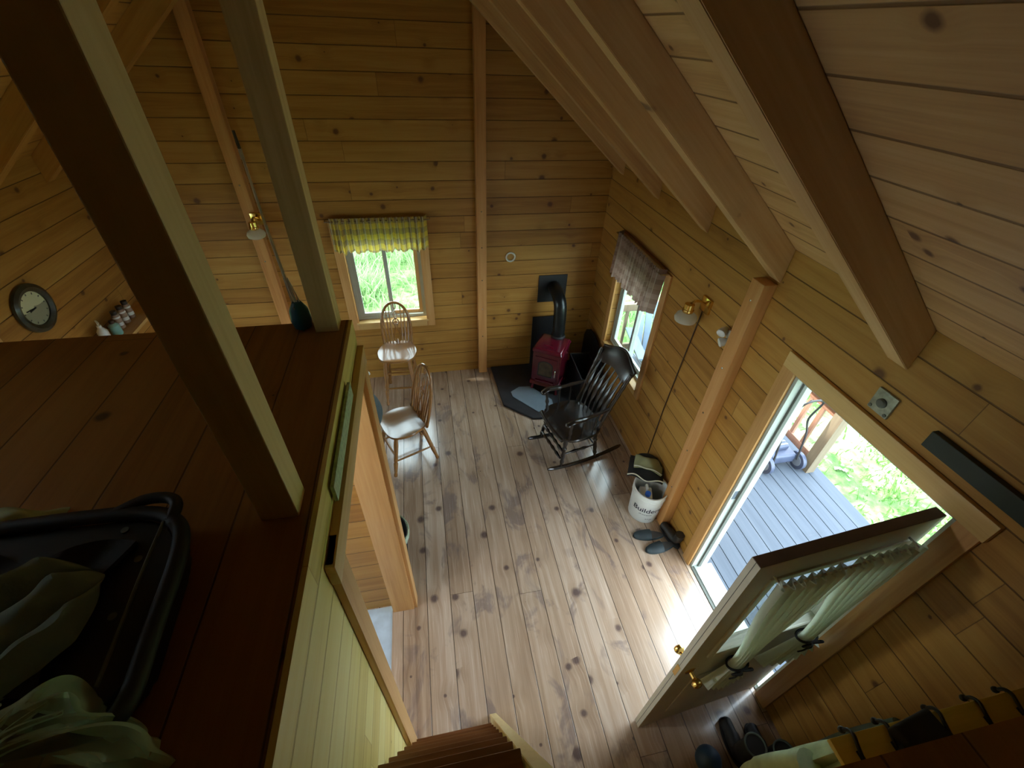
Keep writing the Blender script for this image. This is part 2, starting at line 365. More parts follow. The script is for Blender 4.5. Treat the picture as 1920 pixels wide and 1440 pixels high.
# ground and blades
def grassm(name, a, b, c, sc):
    s = NT(name); n1 = s.noise(s.P, sc, 4, .65); n2 = s.noise(s.P, sc*9, 3, .6)
    col = s.ramp(s.ma('ADD', s.ma('MULTIPLY', n1, .6), s.ma('MULTIPLY', n2, .4)), [(.38, a), (.5, b), (.62, c)])
    s.bump(n2, .04, 1.)
    return s.fin(col, .9, spec=.15)
M['ground'] = grassm('grassy_ground', (.03,.09,.02), (.10,.18,.06), (.21,.24,.14), .9)
M['blade'] = clothm('grass_blade', (.12,.26,.065), .35)
M['blade_far'] = clothm('meadow_blade', (.30,.46,.22), .4)
M['leaf'] = clothm('dead_leaf', (.36,.34,.24), .1)

# ------------------------------------------------------------------ house shell
XR, XL, YF, YB, XM = 1.935, -2.855, 4.52, -1.6, -.46   # walls, ridge
ZE, SL = 2.58, .84                                     # eave height of the ceiling at the walls, roof slope
T = .13
def wall_x(bm, x0, x1, ya, yb, za, zb, holes):
    """wall lying in a constant-x slab, rectangular holes (y0,y1,z0,z1)"""
    ys = sorted({ya, yb, *[h[0] for h in holes], *[h[1] for h in holes]}); zs = sorted({za, zb, *[h[2] for h in holes], *[h[3] for h in holes]})
    for y0, y1 in zip(ys, ys[1:]):
        for z0, z1 in zip(zs, zs[1:]):
            if any(h[0] <= y0 and y1 <= h[1] and h[2] <= z0 and z1 <= h[3] for h in holes): continue
            box(bm, x0, x1, y0, y1, z0, z1)
def wall_yy(bm, y0, y1, xa, xb, za, zb, holes):
    xs = sorted({xa, xb, *[h[0] for h in holes], *[h[1] for h in holes]}); zs = sorted({za, zb, *[h[2] for h in holes], *[h[3] for h in holes]})
    for x0, x1 in zip(xs, xs[1:]):
        for z0, z1 in zip(zs, zs[1:]):
            if any(h[0] <= x0 and x1 <= h[1] and h[2] <= z0 and z1 <= h[3] for h in holes): continue
            box(bm, x0, x1, y0, y1, z0, z1)
DO = (.63, 1.555, 0, 2.03)      # front door opening
W2 = (3.04, 3.92, .70, 1.86)    # right window
W1 = (-.82, -.06, .80, 1.86)    # far window
W3 = (1.95, 2.95, .90, 2.0)     # added unseen left wall window, lights the room below the loft
W4 = (.25, 1.45, .60, 1.95)     # added unseen window to brighten the bathroom
bm = bm_new(); wall_x(bm, XR, XR+T, YB, YF+T, -.14, ZE, [DO, W2]); struct('wall_right', bm, M['wall_y'])
bm = bm_new(); wall_x(bm, XL-T, XL, YB, YF+T, -.14, ZE, [W3, W4, (3.2, 3.9, .3, 1.15)]); struct('wall_left', bm, M['wall_y'])  # all these openings are for added windows that let light in
def gable(bm, y0, y1):
    Mx = Matrix(((1,0,0,0),(0,0,-1,y1),(0,1,0,0),(0,0,0,1)))
    prism(bm, [(XL, ZE), (XR, ZE), (XM, ZE+SL*(XR-XM))], y1-y0, Mx)
bm = bm_new(); wall_yy(bm, YF, YF+T, XL, XR, -.14, ZE, [W1]); gable(bm, YF, YF+T); struct('wall_far', bm, M['wall_x'])
bm = bm_new(); wall_yy(bm, YB-T, YB, XL, XR, -.14, ZE, []); gable(bm, YB-T, YB); struct('wall_near', bm, M['wall_x'])
bm = bm_new(); box(bm, XL, XR+T, YB, YF, -.14, 0); struct('floor', bm, M['floor'])
SKY = (-2.62, -2.20, .82, 1.09)   # added unseen roof window to brighten the loft (x0,x1,y0,y1)
def roofpiece(bm, x0, x1, y0, y1):
    zr = ZE+SL*(XR-XM); pts = []
    for y in (y0, y1):
        for z in (0, .16):
            pts += [bm.verts.new((x0, y, zr-SL*abs(x0-XM)+z)), bm.verts.new((x1, y, zr-SL*abs(x1-XM)+z))]
    a, b, c, d, e, f, g, h = pts
    for q in ((a,b,d,c),(e,g,h,f),(a,e,f,b),(c,d,h,g),(a,c,g,e),(b,f,h,d)): bm.faces.new(q)
def roofslab(sgn, mat, name):
    bm = bm_new()
    if sgn > 0: roofpiece(bm, XM, XR+.42, YB-.4, YF+.4)
    else:
        x0 = XL-.42; S_ = SKY
        roofpiece(bm, x0, XM, YB-.4, S_[2]); roofpiece(bm, x0, XM, S_[3], YF+.4); roofpiece(bm, x0, S_[0], S_[2], S_[3]); roofpiece(bm, S_[1], XM, S_[2], S_[3])
    return struct(name, bm, mat)
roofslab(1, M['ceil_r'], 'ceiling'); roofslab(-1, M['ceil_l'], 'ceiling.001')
t = thing('added_roof_window', None, None, (-2.4, .95, 3.0), kind='structure')  # invented roof glazing, out of view, brings light onto the loft
bm = bm_new(); zq = lambda x: ZE+SL*(XR-XM)-SL*abs(x-XM)+.09
vq = [bm.verts.new((x, y, zq(x)+dz)) for x in (SKY[0], SKY[1]) for y in (SKY[2], SKY[3]) for dz in (0, .008)]
for f_ in ((0,1,3,2),(4,6,7,5),(0,4,5,1),(2,3,7,6),(0,2,6,4),(1,5,7,3)): bm.faces.new([vq[i] for i in f_])
obj('glass', bm, M['glass'], t, world=True, smooth=False)
def rafter(sgn, y, label, grp):
    bm = bm_new(); zr = ZE+SL*(XR-XM); d = .195; xe = XR if sgn > 0 else XL
    n = 1 if sgn > 0 else -1
    Mx = Matrix(((1,0,0,0),(0,0,1,y),(0,1,0,0),(0,0,0,1)))
    prism(bm, [(XM, zr), (xe, ZE), (xe, ZE-d), (XM, zr-d)], .10, Mx, bev=.003)
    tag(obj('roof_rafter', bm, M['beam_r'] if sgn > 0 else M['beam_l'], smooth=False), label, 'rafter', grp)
YR = [1.115, 1.925, 2.70, 3.47, 4.24]
RL = ['thick pine rafter crossing the right ceiling, nearest of the five, above the open door',
      'pine rafter on the right slope, second nearest, meeting the wall over the brown post',
      'pine rafter on the right slope, middle of the five, ending above the brass wall lamp',
      'pine rafter on the right slope, fourth from the viewer, ending above the side window',
      'pine rafter on the right slope right against the far gable wall']
LL = ['pine rafter on the left slope nearest the viewer, at the upper left picture edge',
      'pine rafter on the left slope, second nearest, passing behind the dark near post',
      'pine rafter on the left slope, middle of the five, above the round clock',
      'pine rafter on the left slope, fourth from the viewer, leading down behind the near post',
      'pine rafter on the left slope right against the far gable wall']
for y, a, b in zip(YR, RL, LL): rafter(1, y, a, 'rafters of the right roof slope'); rafter(-1, y, b, 'rafters of the left roof slope')
bm = bm_new(); zr = ZE+SL*(XR-XM); box(bm, XM-.05, XM+.05, YB, YF, zr-.34, zr-.06)
tag(obj('ridge_beam', bm, M['beam_r'], smooth=False), 'long pine ridge beam along the top of the roof', 'beam')

# loft
YL, XP, ZL = 1.705, -.335, 2.46
bm = bm_new(); box(bm, XL, XP-.014, YB, YL, ZL-.12, ZL); box(bm, XP-.014, XR, YB, .055, ZL-.12, ZL)
tag(struct('loft_floor', bm, M['loft']), 'dark red-brown stained plank floor of the loft', 'floor')
# partition under the loft edge, with doorway
PO = (.745, 1.60, 0, 2.25)
bm = bm_new(); wall_x(bm, XP-.15, XP-.001, .16, YL-.004, 0, ZL-.122, [PO]); struct('wall_partition', bm, M['bead'])
bm = bm_new(); box(bm, XP-.0135, XP, .056, YL, ZL-.1215, ZL-.001); struct('trim_1', bm, M['bead'])
bm = bm_new(); wall_yy(bm, YL-.06, YL-.006, XL, XP-.15, 0, ZL-.122, []); struct('wall_bathroom', bm, M['wall_x'])
bm = bm_new(); wall_yy(bm, .0, .04, XP, XR, 0, ZL-.122, []); struct('wall_entry', bm, M['wall_x'])
bm = bm_new(); box(bm, XL, XP-.16, .05, YL-.07, 0, .006); tag(struct('bathroom_floor', bm, M['blue_floor']), 'pale blue vinyl floor behind the doorway', 'floor')
# doorway casing
t = thing('trim_2', None, None, (XP, 1.2, 0), kind='structure')
f = .024
bm = bm_new(); bbox(bm, XP, XP+f, PO[0]-.09, PO[0]+.004, 0, 2.34, .003); obj('casing_board', bm, M['trim_z'], t, world=True)
bm = bm_new(); bbox(bm, XP, XP+f, PO[1]-.004, PO[1]+.085, 0, 2.25, .003); obj('casing_board', bm, M['trim_z'], t, world=True)
bm = bm_new(); bbox(bm, XP, XP+f+.003, PO[0]-.095, PO[1]+.088, 2.25, 2.34, .003); obj('casing_head', bm, M['trim_y'], t, world=True)
bm = bm_new()
for y in (PO[0], PO[1]-.018): box(bm, XP-.152, XP+.001, y, y+.018, 0, 2.25)
obj('jamb_lining', bm, M['trim_z'], t, world=True, smooth=False)
bm = bm_new(); box(bm, XP-.152, XP+.001, PO[0], PO[1], 2.232, 2.25); obj('jamb_lining', bm, M['trim_y'], t, world=True, smooth=False)
bm = bm_new(); box(bm, XP-.16, XP+.004, PO[0], PO[1], 0, .012); obj('threshold', bm, M['floor'], t, world=True, smooth=False)
t = thing('added_bathroom_lamp', 'added unseen lamp that brightens the bathroom behind the partition', 'added lamp', (-1.3, .95, ZL-.123))  # invented fixture out of view, carries extra light for the bathroom
bm = bm_new(); lathe(bm, [(.10, 0), (.10, -.02), (.03, -.03)]); obj('base', bm, M['white'], t)
pl = bpy.data.lights.new('bathroom_fill', 'POINT'); po = bpy.data.objects.new('bathroom_fill', pl); C.objects.link(po); po.location = (-1.3, .95, ZL-.22); pl.energy = 4.5; pl.color = (.86, .93, 1); pl.shadow_soft_size = .06  # extra light put in to lift the bathroom walls and floor
# mint plaque
bm = bm_new(); bbox(bm, XP+.006, XP+.018, .85, 1.33, 2.352, 2.418, .003)
tag(obj('wall_plaque', bm, M['mint']), 'long narrow mottled mint green plaque above the small doorway', 'plaque')
# posts on the loft
for (x, y, lab) in ((XM+.0, .735, 'thick square pine post standing near the viewer on the loft floor'), (XM+.0, 1.62, 'square pine post at the far corner of the loft floor')):
    bm = bm_new(); bbox(bm, x-.008, x+.082, y, y+.082, ZL, zr-.34, .003); tag(obj('loft_post', bm, M['beam_z'], smooth=False), lab, 'post')
# wall posts
def wallpost(lab, x0, x1, y0, y1, z1, screws, M_=M['post_z']):
    t = thing('wall_post', lab, 'post', ((x0+x1)/2, (y0+y1)/2, 0))
    bm = bm_new(); bbox(bm, x0, x1, y0, y1, 0, z1, .004); obj('timber', bm, M_, t, world=True, smooth=False)
    for p, nrm in screws:
        bm = bm_new(); M2 = Matrix.Translation(p) @ Vector(nrm).to_track_quat('Z', 'Y').to_matrix().to_4x4()
        lathe(bm, [(.007, -.001), (.007, .002), (.003, .004)], M2, 10); obj('screw', bm, M['steel'], t, world=True)
gz = lambda x: ZE+SL*(XR-XM)-SL*abs(x-XM)-.01
wallpost('tall square pine post on the far wall between window and stove', .53, .63, YF-.09, YF, gz(.63),
         [((.58, YF-.09, z), (0,-1,0)) for z in (.55, .92, 1.28, 1.65, 2.02)])
wallpost('tall pine post on the far wall behind the glass-globe lamp', -1.60, -1.50, YF-.09, YF, gz(-1.6),
         [((-1.55, YF-.09, z), (0,-1,0)) for z in (1.6, 2.3)])
wallpost('orange pine post on the right wall between lamp and door', XR-.085, XR, 1.94, 2.05, 2.37,
         [((XR-.085, 1.995, z), (-1,0,0)) for z in (.5, .95, 1.35, 1.75, 2.25)])

# ------------------------------------------------------------------ windows
def window_y(name, hole, wally, inward, sliding=True):
    """window in a constant-y wall; hole x0,x1,z0,z1"""
    x0, x1, z0, z1 = hole; t = thing(name, None, None, ((x0+x1)/2, wally, z0), kind='structure')
    bm = bm_new()
    for q in ((x0-.09, x0, z0-.09, z1+.09), (x1, x1+.09, z0-.09, z1+.09)): bbox(bm, q[0], q[1], wally-.02, wally, q[2], q[3], .003)
    obj('casing', bm, M['trim_z'], t, world=True)
    bm = bm_new(); bbox(bm, x0, x1, wally-.02, wally, z1, z1+.09, .003); bbox(bm, x0, x1, wally-.02, wally, z0-.09, z0-.02, .003); obj('casing_board', bm, M['trim_x'], t, world=True)
    bm = bm_new(); bbox(bm, x0-.02, x1+.02, wally-.035, wally+.06, z0-.02, z0+.002, .003); obj('sill', bm, M['trim_x'], t, world=True)
    bm = bm_new()
    for q in ((x0, x0+.035, z0, z1), (x1-.035, x1, z0, z1)): box(bm, q[0], q[1], wally+.055, wally+.12, q[2], q[3])
    for z in (z0+.003, z1-.035): box(bm, x0+.035, x1-.035, wally+.055, wally+.12, z, z+.032)
    obj('frame', bm, M['vinyl'], t, world=True, smooth=False)
    xm = (x0+x1)/2
    for a, b, yy in ((x0+.035, xm+.025, wally+.062), (xm-.02, x1-.035, wally+.09)):
        s_ = bm_new()
        for q in ((a, a+.04), (b-.04, b)): box(s_, q[0], q[1], yy, yy+.024, z0+.035, z1-.035)
        for z in (z0+.035, z1-.075): box(s_, a+.04, b-.04, yy, yy+.024, z, z+.04)
        so_ = obj('sash', s_, M['trim_z'] if a > x0+.1 else M['vinyl'], t, world=True, smooth=False)
        g = bm_new(); box(g, a+.04, b-.04, yy+.009, yy+.015, z0+.075, z1-.075); obj('glass', g, M['glass'], t, world=True, smooth=False)
window_y('window_1', W1, YF, 1)
def window_x(name, hole, xw, sg):
    """window in a constant-x wall, sg +1 when outside is +x"""
    y0, y1, z0, z1 = hole; t = thing(name, None, None, (xw, (y0+y1)/2, z0), kind='structure')
    def bx(bm, a, b, yy0, yy1, zz0, zz1, bev=0):
        xa, xb = sorted((xw+sg*a, xw+sg*b))
        (bbox(bm, xa, xb, yy0, yy1, zz0, zz1, bev) if bev else box(bm, xa, xb, yy0, yy1, zz0, zz1))
    bm = bm_new()
    for q in ((y0-.08, y0), (y1, y1+.08)): bx(bm, -.02, 0, q[0], q[1], z0-.08, z1+.08, .003)
    obj('casing', bm, M['trim_z'], t, world=True)
    bm = bm_new(); bx(bm, -.02, 0, y0, y1, z1, z1+.08, .003); bx(bm, -.02, 0, y0, y1, z0-.08, z0-.02, .003); obj('casing_board', bm, M['trim_y'], t, world=True)
    bm = bm_new(); bx(bm, -.035, .06, y0-.02, y1+.02, z0-.02, z0+.002, .003); obj('sill', bm, M['trim_y'], t, world=True)
    bm = bm_new()
    for q in ((y0, y0+.035), (y1-.035, y1)): bx(bm, .055, .12, q[0], q[1], z0, z1)
    for z in (z0+.003, z1-.035): bx(bm, .055, .12, y0+.035, y1-.035, z, z+.032)
    obj('frame', bm, M['vinyl'], t, world=True, smooth=False)
    ym = (y0+y1)/2
    for a, b, xx in ((y0+.035, ym+.025, .09), (ym-.02, y1-.035, .062)):
        s_ = bm_new()
        for q in ((a, a+.04), (b-.04, b)): bx(s_, xx, xx+.024, q[0], q[1], z0+.035, z1-.035)
        for z in (z0+.035, z1-.075): bx(s_, xx, xx+.024, a+.04, b-.04, z, z+.04)
        obj('sash', s_, M['vinyl'], t, world=True, smooth=False)
        g = bm_new(); bx(g, xx+.009, xx+.015, a+.04, b-.04, z0+.075, z1-.075); obj('glass', g, M['glass'], t, world=True, smooth=False)
window_x('window_2', W2, XR, 1); window_x('added_window_3', W3, XL, -1); window_x('added_window_4', W4, XL, -1)  # the left wall windows are unseen additions that brighten the interior
window_x('added_window_5', (3.2, 3.9, .3, 1.15), XL, -1)  # low left wall window, invented to bring in more light

# ------------------------------------------------------------------ front door
t = thing('trim_3', None, None, (XR, 1.1, 0), kind='structure')
bm = bm_new(); bbox(bm, XR-.022, XR, DO[1], DO[1]+.09, 0, 2.12, .003); obj('casing_board', bm, M['trim_z'], t, world=True)
bm = bm_new(); bbox(bm, XR-.022, XR, DO[0]-.09, DO[0], 0, 2.12, .003); obj('casing_board', bm, M['trim_z'], t, world=True)
bm = bm_new(); bbox(bm, XR-.024, XR, DO[0]-.10, DO[1]+.09, 2.03, 2.125, .003); obj('casing_head', bm, M['trim_y'], t, world=True)
bm = bm_new()
for y in (DO[0], DO[1]-.02): box(bm, XR, XR+T+.01, y, y+.02, 0, 2.03)
box(bm, XR, XR+T+.01, DO[0], DO[1], 2.01, 2.03)
obj('jamb', bm, M['vinyl'], t, world=True, smooth=False)
bm = bm_new(); box(bm, XR+.05, XR+.075, DO[1]-.034, DO[1]-.019, 0, 2.012); box(bm, XR+.05, XR+.075, DO[0]+.02, DO[1]-.02, 1.996, 2.011); obj('weatherstrip', bm, M['strip'], t, world=True, smooth=False)
bm = bm_new(); bbox(bm, XR+.02, XR+T+.05, DO[0]+.02, DO[1]-.02, -.03, .018, .003); obj('threshold', bm, M['vinyl'], t, world=True)
bm = bm_new(); bbox(bm, XR-.004, XR+.02, DO[0]+.02, DO[1]-.02, -.03, .010, .002); obj('threshold_strip', bm, M['strip'], t, world=True)
# latch strike on jamb
bm = bm_new(); box(bm, XR+.01, XR+.045, DO[1]-.0215, DO[1]-.02, .93, 1.02); obj('strike_plate', bm, M['steel'], t, world=True, smooth=False)

ang = PI+math.radians(4.5)
D = thing('door_1', 'open cream door with a half-height window and brass knobs', 'door', (XR-.012, .708, .012), ang, kind='structure')
# local: +x along leaf away from hinge, +y points to the viewer side (-Y world), thickness .045
LW, LH, LT = .88, 1.995, .045
bm = bm_new()
gy0, gy1, gz0, gz1 = .13, .75, 1.14, 1.84
xs = [0, gy0, gy1, LW]; zs = [0, gz0, gz1, LH-.004]
for i in range(3):
    for k in range(3):
        if i == 1 and k == 1: continue
        box(bm, xs[i], xs[i+1], 0, LT, zs[k], zs[k+1])
bmesh.ops.remove_doubles(bm, verts=bm.verts, dist=1e-5)
obj('leaf', bm, M['cream'], D, smooth=False)
bm = bm_new(); box(bm, 0, LW, .001, LT-.001, LH-.004, LH); obj('top_edge', bm, M['brown_edge'], D, smooth=False)['label'] = 'dark bare top edge'
bm = bm_new(); box(bm, LW-.001, LW+.0015, .022, .0235, 0, LH); obj('edge_seam', bm, M['strip'], D, smooth=False)
for yy in (-.008, LT-.004):
    bm = bm_new()
    for a in ((gy0-.03, gy0+.005, gz0-.03, gz1+.03), (gy1-.005, gy1+.03, gz0-.03, gz1+.03), (gy0+.005, gy1-.005, gz0-.03, gz0+.005), (gy0+.005, gy1-.005, gz1-.005, gz1+.03)):
        bbox(bm, a[0], a[1], yy, yy+.012, a[2], a[3], .003)
    obj('window_moulding', bm, M['cream'], D)
bm = bm_new(); box(bm, gy0, gy1, .018, .026, gz0, gz1); obj('glass', bm, M['glass'], D, smooth=False)
for (a, b) in ((.13, .40), (.48, .75)):      # raised lower panels
    bm = bm_new(); bbox(bm, a, b, LT-.002, LT+.005, .22, .82, .004); obj('panel', bm, M['cream'], D)
for sy in (1, -1):
    k = bm_new(); y0 = LT if sy > 0 else 0
    Mk = Matrix.Translation((LW-.065, y0, .95)) @ Matrix.Rotation(-sy*PI/2, 4, 'X')
    lathe(k, [(.03, 0), (.03, .004), (.012, .008), (.011, .035), (.020, .042), (.027, .055), (.024, .070), (.012, .076)], Mk, 24)
    obj('knob', k, M['brass'], D)
bm = bm_new(); box(bm, LW, LW+.003, .012, .034, .90, 1.0); obj('latch_plate', bm, M['brass'], D, smooth=False)
for z in (.22, 1.0, 1.76):
    bm = bm_new(); tube(bm, [(-.008, -.002, z), (-.008, -.002, z+.09)], .008, 10); box(bm, -.006, .03, -.002, .0, z, z+.09); obj('hinge', bm, M['steel'], D)

# door curtains (two, tied back) hang on the viewer's face of the leaf
def door_pt(x, y, z): return D.matrix_basis @ Vector((x, y, z))
def curtain(xa, xb, tie_x, lab, flare, ztie=1.02):
    t = thing('door_curtain', lab, 'curtain', door_pt(tie_x, LT+.03, .0), ang, group='tied back sheer curtains on the open door')
    zt, zb = 1.90, ztie-.24
    ox = tie_x
    def f(u, v):
        z = zt-(zt-zb)*v
        if z > ztie:
            k = (zt-z)/(zt-ztie); k = k*k*(3-2*k); x0 = xa+(tie_x-.045-xa)*k; x1 = xb+(tie_x+.045-xb)*k
            amp = .012+.010*(1-k)
        else:
            k = (ztie-z)/(ztie-zb); x0 = tie_x-.045-flare*k; x1 = tie_x+.045+flare*k; amp = .012+.014*k
        x = x0+(x1-x0)*u
        return Vector((x-ox, .012+amp*math.sin(u*PI*15+v*1.5)+.018*math.sin(PI*u)*(1-abs(v-.7)), z+.012*math.sin(u*7+v)*v))
    bm = bm_new(); sheet(bm, f, 90, 26); obj('fabric', bm, M['sheer'], t)
    bm = bm_new(); pts = [(.062*math.cos(a), .014+.034*math.sin(a), ztie+.012*math.sin(a+1)) for a in [2*PI*i/20 for i in range(20)]]
    tube(bm, pts, .006, 8, closed=True); obj('tie_back', bm, M['black_cloth'], t)
    bm = bm_new()
    for s_ in (-1, 1):
        tube(bm, smooth_path([(0, .05, ztie), (.035*s_, .065, ztie+.03), (.055*s_, .05, ztie-.005), (.0, .05, ztie)], 5), [.0045]*16, 6)
        tube(bm, smooth_path([(0, .05, ztie), (.018*s_, .055, ztie-.05), (.028*s_, .045, ztie-.10)], 5), .004, 6)
    obj('bow', bm, M['black_cloth'], t)
curtain(.455, .80, .60, 'pale sheer curtain tied with a dark bow, on the door side near the knob', .07)
curtain(.09, .43, .22, 'pale green-lit sheer curtain tied back on the hinge side of the door', .15, 1.10)
t = thing('curtain_rod', 'thin white rod across the top of the open door window', 'curtain rod', door_pt(.44, LT+.03, 1.885), ang)
bm = bm_new(); tube(bm, [(-.33, .012, 0), (.33, .012, 0)], .005, 10)
for s_ in (-1, 1): tube(bm, [(s_*.33, .012, 0), (s_*.33, -.03, 0)], .005, 8)
obj('rod', bm, M['white'], t)

# valances
def valance(lab, cat, pos, along, out, width, z0, z1, mat, name='window_valance', band=True):
    t = thing(name, lab, cat, pos)
    A_ = Vector(along); O_ = Vector(out)
    bm = bm_new(); uvs = []
    nu, nv = 150, 14
    def f(u, v):
        s_ = (u-.5)*width; edge = min(u, 1-u)*width
        d = .07
        if edge < .02: d = .07*edge/.02
        fold = .013*math.sin(u*PI*34+1.2*math.sin(u*9))*(.5+.8*v)+.006*math.sin(u*PI*71)
        z = z1-(z1-z0)*v + (.012*math.sin(u*PI*13)+.008*math.sin(u*PI*29))*v
        return A_*s_ + O_*(d+fold+.02*v) + Vector((0,0,z))
    g = [[bm.verts.new(f(i/nu, j/nv)) for j in range(nv+1)] for i in range(nu+1)]
    uvl = bm.loops.layers.uv.new('UVMap')
    for i in range(nu):
        for j in range(nv):
            fc = bm.faces.new((g[i][j], g[i+1][j], g[i+1][j+1], g[i][j+1]))
            for l, (a, b) in zip(fc.loops, ((i, j), (i+1, j), (i+1, j+1), (i, j+1))): l[uvl].uv = (a/nu, b/nv)
    obj('fabric', bm, mat, t)
    bm = bm_new(); zz = z1-.03
    tube(bm, [A_*(-width/2-.03)+Vector((0,0,zz)), A_*(-width/2-.03)+O_*.065+Vector((0,0,zz)), A_*(width/2+.03)+O_*.065+Vector((0,0,zz)), A_*(width/2+.03)+Vector((0,0,zz))], .007, 8)
    obj('rod', bm, M['steel'], t)
valance('ruffled green and yellow plaid valance above the far window', 'valance', (-.43, YF-.022, 0), (1,0,0), (0,-1,0), .93, 1.66, 1.99, M['plaid_a'])
valance('ruffled brown plaid valance above the side window beside the stove', 'valance', (XR-.022, 3.48, 0), (0,1,0), (-1,0,0), .90, 1.56, 1.97, M['plaid_b'])

# ------------------------------------------------------------------ steep stairs beside the partition
t = thing('loft_stairs', 'steep dark-stained stairs with a pale stringer beside the partition', 'stairs', (-.1, .8, 0))
n = 9
for k in range(1, n+1):
    z = .246*k; y1 = .80-.066*k
    if k == n: continue
    bm = bm_new(); bbox(bm, XP+.012, .125, y1-.15, y1, z-.03, z, .004); obj('tread', bm, M['stair'], t, world=True)
    bm = bm_new(); box(bm, XP+.012, .125, y1-.03, y1-.012, z-.246+.001, z-.03); obj('riser', bm, M['stair'], t, world=True, smooth=False)
bm = bm_new()
Mx = Matrix(((0,0,1,.13),(1,0,0,0),(0,1,0,0),(0,0,0,1)))
prism(bm, [(.835, 0), (.60, 0), (.055, 2.1), (.055, 2.335), (.14, 2.335)], .042, Mx, bev=.002)
obj('stringer', bm, M['beam_z'], t, world=True, smooth=False)
bm = bm_new()
Mx = Matrix(((0,0,1,XP+.001),(1,0,0,0),(0,1,0,0),(0,0,0,1)))
prism(bm, [(.70, 0), (.60, 0), (.055, 2.2), (.055, 2.335), (.16, 2.335)], .012, Mx)
obj('stringer', bm, M['stair'], t, world=True, smooth=False)

# ------------------------------------------------------------------ hearth, stove
bm = bm_new(); prism(bm, [(.69, YF-.02), (.73, 3.745), (1.025, 3.47), (1.30, 3.45), (XR-.03, 3.45), (XR-.03, YF-.02)], .028, Matrix.Translation((0,0,.001)), bev=.004)
tag(obj('hearth_mat', bm, M['slate'], smooth=False), 'large black cut-corner hearth slab under the red stove', 'hearth')
bm = bm_new(); prism(bm, [(.85, 3.95), (.97, 4.03), (1.11, 4.02), (1.31, 3.74), (1.30, 3.61), (1.19, 3.53), (1.10, 3.55), (.86, 3.86)][::-1], .010, Matrix.Translation((0,0,.031)), bev=.003)
tag(obj('ash_pad', bm, M['pad'], smooth=False), 'blue-grey eight-sided pad lying on the black hearth in front of the stove', 'pad')
SA = math.radians(-33)
SX, SY = 1.345, 4.06
S = thing('wood_stove', 'small dark red enamel wood stove with a black flue on the hearth', 'stove', (SX, SY, .0295), SA)
# local: front faces -y
def sp_box(bm, w, d, z0, z1, tw, td, b=.012):
    t_ = bmesh.new(); vs_ = []
    for z, ww, dd in ((z0, w, d), (z1, tw, td)):
        for sx_, sy_ in ((-1,-1), (1,-1), (1,1), (-1,1)): vs_.append(t_.verts.new((sx_*ww/2, sy_*dd/2, z)))
    for q in ((3,2,1,0),(4,5,6,7),(0,1,5,4),(1,2,6,5),(2,3,7,6),(3,0,4,7)): t_.faces.new([vs_[i] for i in q])
    bmesh.ops.bevel(t_, geom=t_.edges[:], offset=b, segments=3, affect='EDGES')
    tmp = bpy.data.meshes.new('t'); t_.to_mesh(tmp); t_.free(); bm.from_mesh(tmp); bpy.data.meshes.remove(tmp)
bm = bm_new(); sp_box(bm, .34, .36, .14, .56, .34, .36); obj('body', bm, M['red'], S)
bm = bm_new(); sp_box(bm, .38, .40, .555, .60, .33, .34, .014); obj('top_plate', bm, M['red'], S)
bm = bm_new(); sp_box(bm, .37, .43, .10, .145, .35, .37, .01); obj('ash_lip', bm, M['red'], S)
bm = bm_new(); bbox(bm, -.135, .135, -.195, -.176, .19, .50, .006); obj('door', bm, M['red'], S)
bm = bm_new()
arch = [(-.085, .25), (.085, .25), (.085, .40)]+[(.085*math.cos(a), .40+.055*math.sin(a)) for a in [PI*i/10 for i in range(1, 10)]]+[(-.085, .40)]
Mx = Matrix(((1,0,0,0),(0,0,-1,-.195),(0,1,0,0),(0,0,0,1)))
prism(bm, arch, .006, Mx); dw = obj('door_window', bm, plain('smoky_stove_glass', (.10,.075,.05), .12, var=.4, vs_=14), S, smooth=False)
bm = bm_new(); tube(bm, [(x, -.202, z) for x, z in arch], .006, 8, closed=True); obj('window_rim', bm, M['black_metal'], S)
bm = bm_new(); tube(bm, smooth_path([(.11, -.19, .36), (.125, -.215, .35), (.125, -.22, .28)], 5), .007, 8); obj('door_handle', bm, M['steel'], S)
bm = bm_new(); ball(bm, (-.155, -.15, .53), .014); obj('side_knob', bm, M['white'], S)
bm = bm_new()
bbox(bm, -.115, .115, -.205, -.165, .148, .172, .006); obj('ash_shelf', bm, M['red'], S)
for sx_ in (-1, 1):
    for sy_ in (-1, 1):
        bm = bm_new(); turn(bm, (sx_*.135, sy_*.15, .12), (sx_*.155, sy_*.17, .0), [(0, .026), (.3, .02), (.7, .016), (1, .024)]); obj('leg', bm, M['red'], S)
BXS = thing('log_box', 'low black metal log box between the red stove and the right wall', 'log box', (1.735, 3.90, .030), math.radians(-2))
bm = bm_new()
for q in ((-.12, .12, -.26, .26, 0, .012), (-.12, -.108, -.26, .26, .012, .34), (.108, .12, -.26, .26, .012, .34), (-.108, .108, -.26, -.248, .012, .34), (-.108, .108, .248, .26, .012, .34)): box(bm, *q)
obj('shell', bm, M['black_metal'], BXS, smooth=False)
bm = bm_new(); tube(bm, [(-.12, -.26, .345), (.12, -.26, .345), (.12, .26, .345), (-.12, .26, .345)], .008, 8, closed=True); obj('rim', bm, M['black_metal'], BXS)
bm = bm_new(); tube(bm, smooth_path([(-.03, -.262, .20), (-.03, -.285, .21), (.03, -.285, .21), (.03, -.262, .20)], 4), .006, 8); obj('handle', bm, M['black_metal'], BXS)
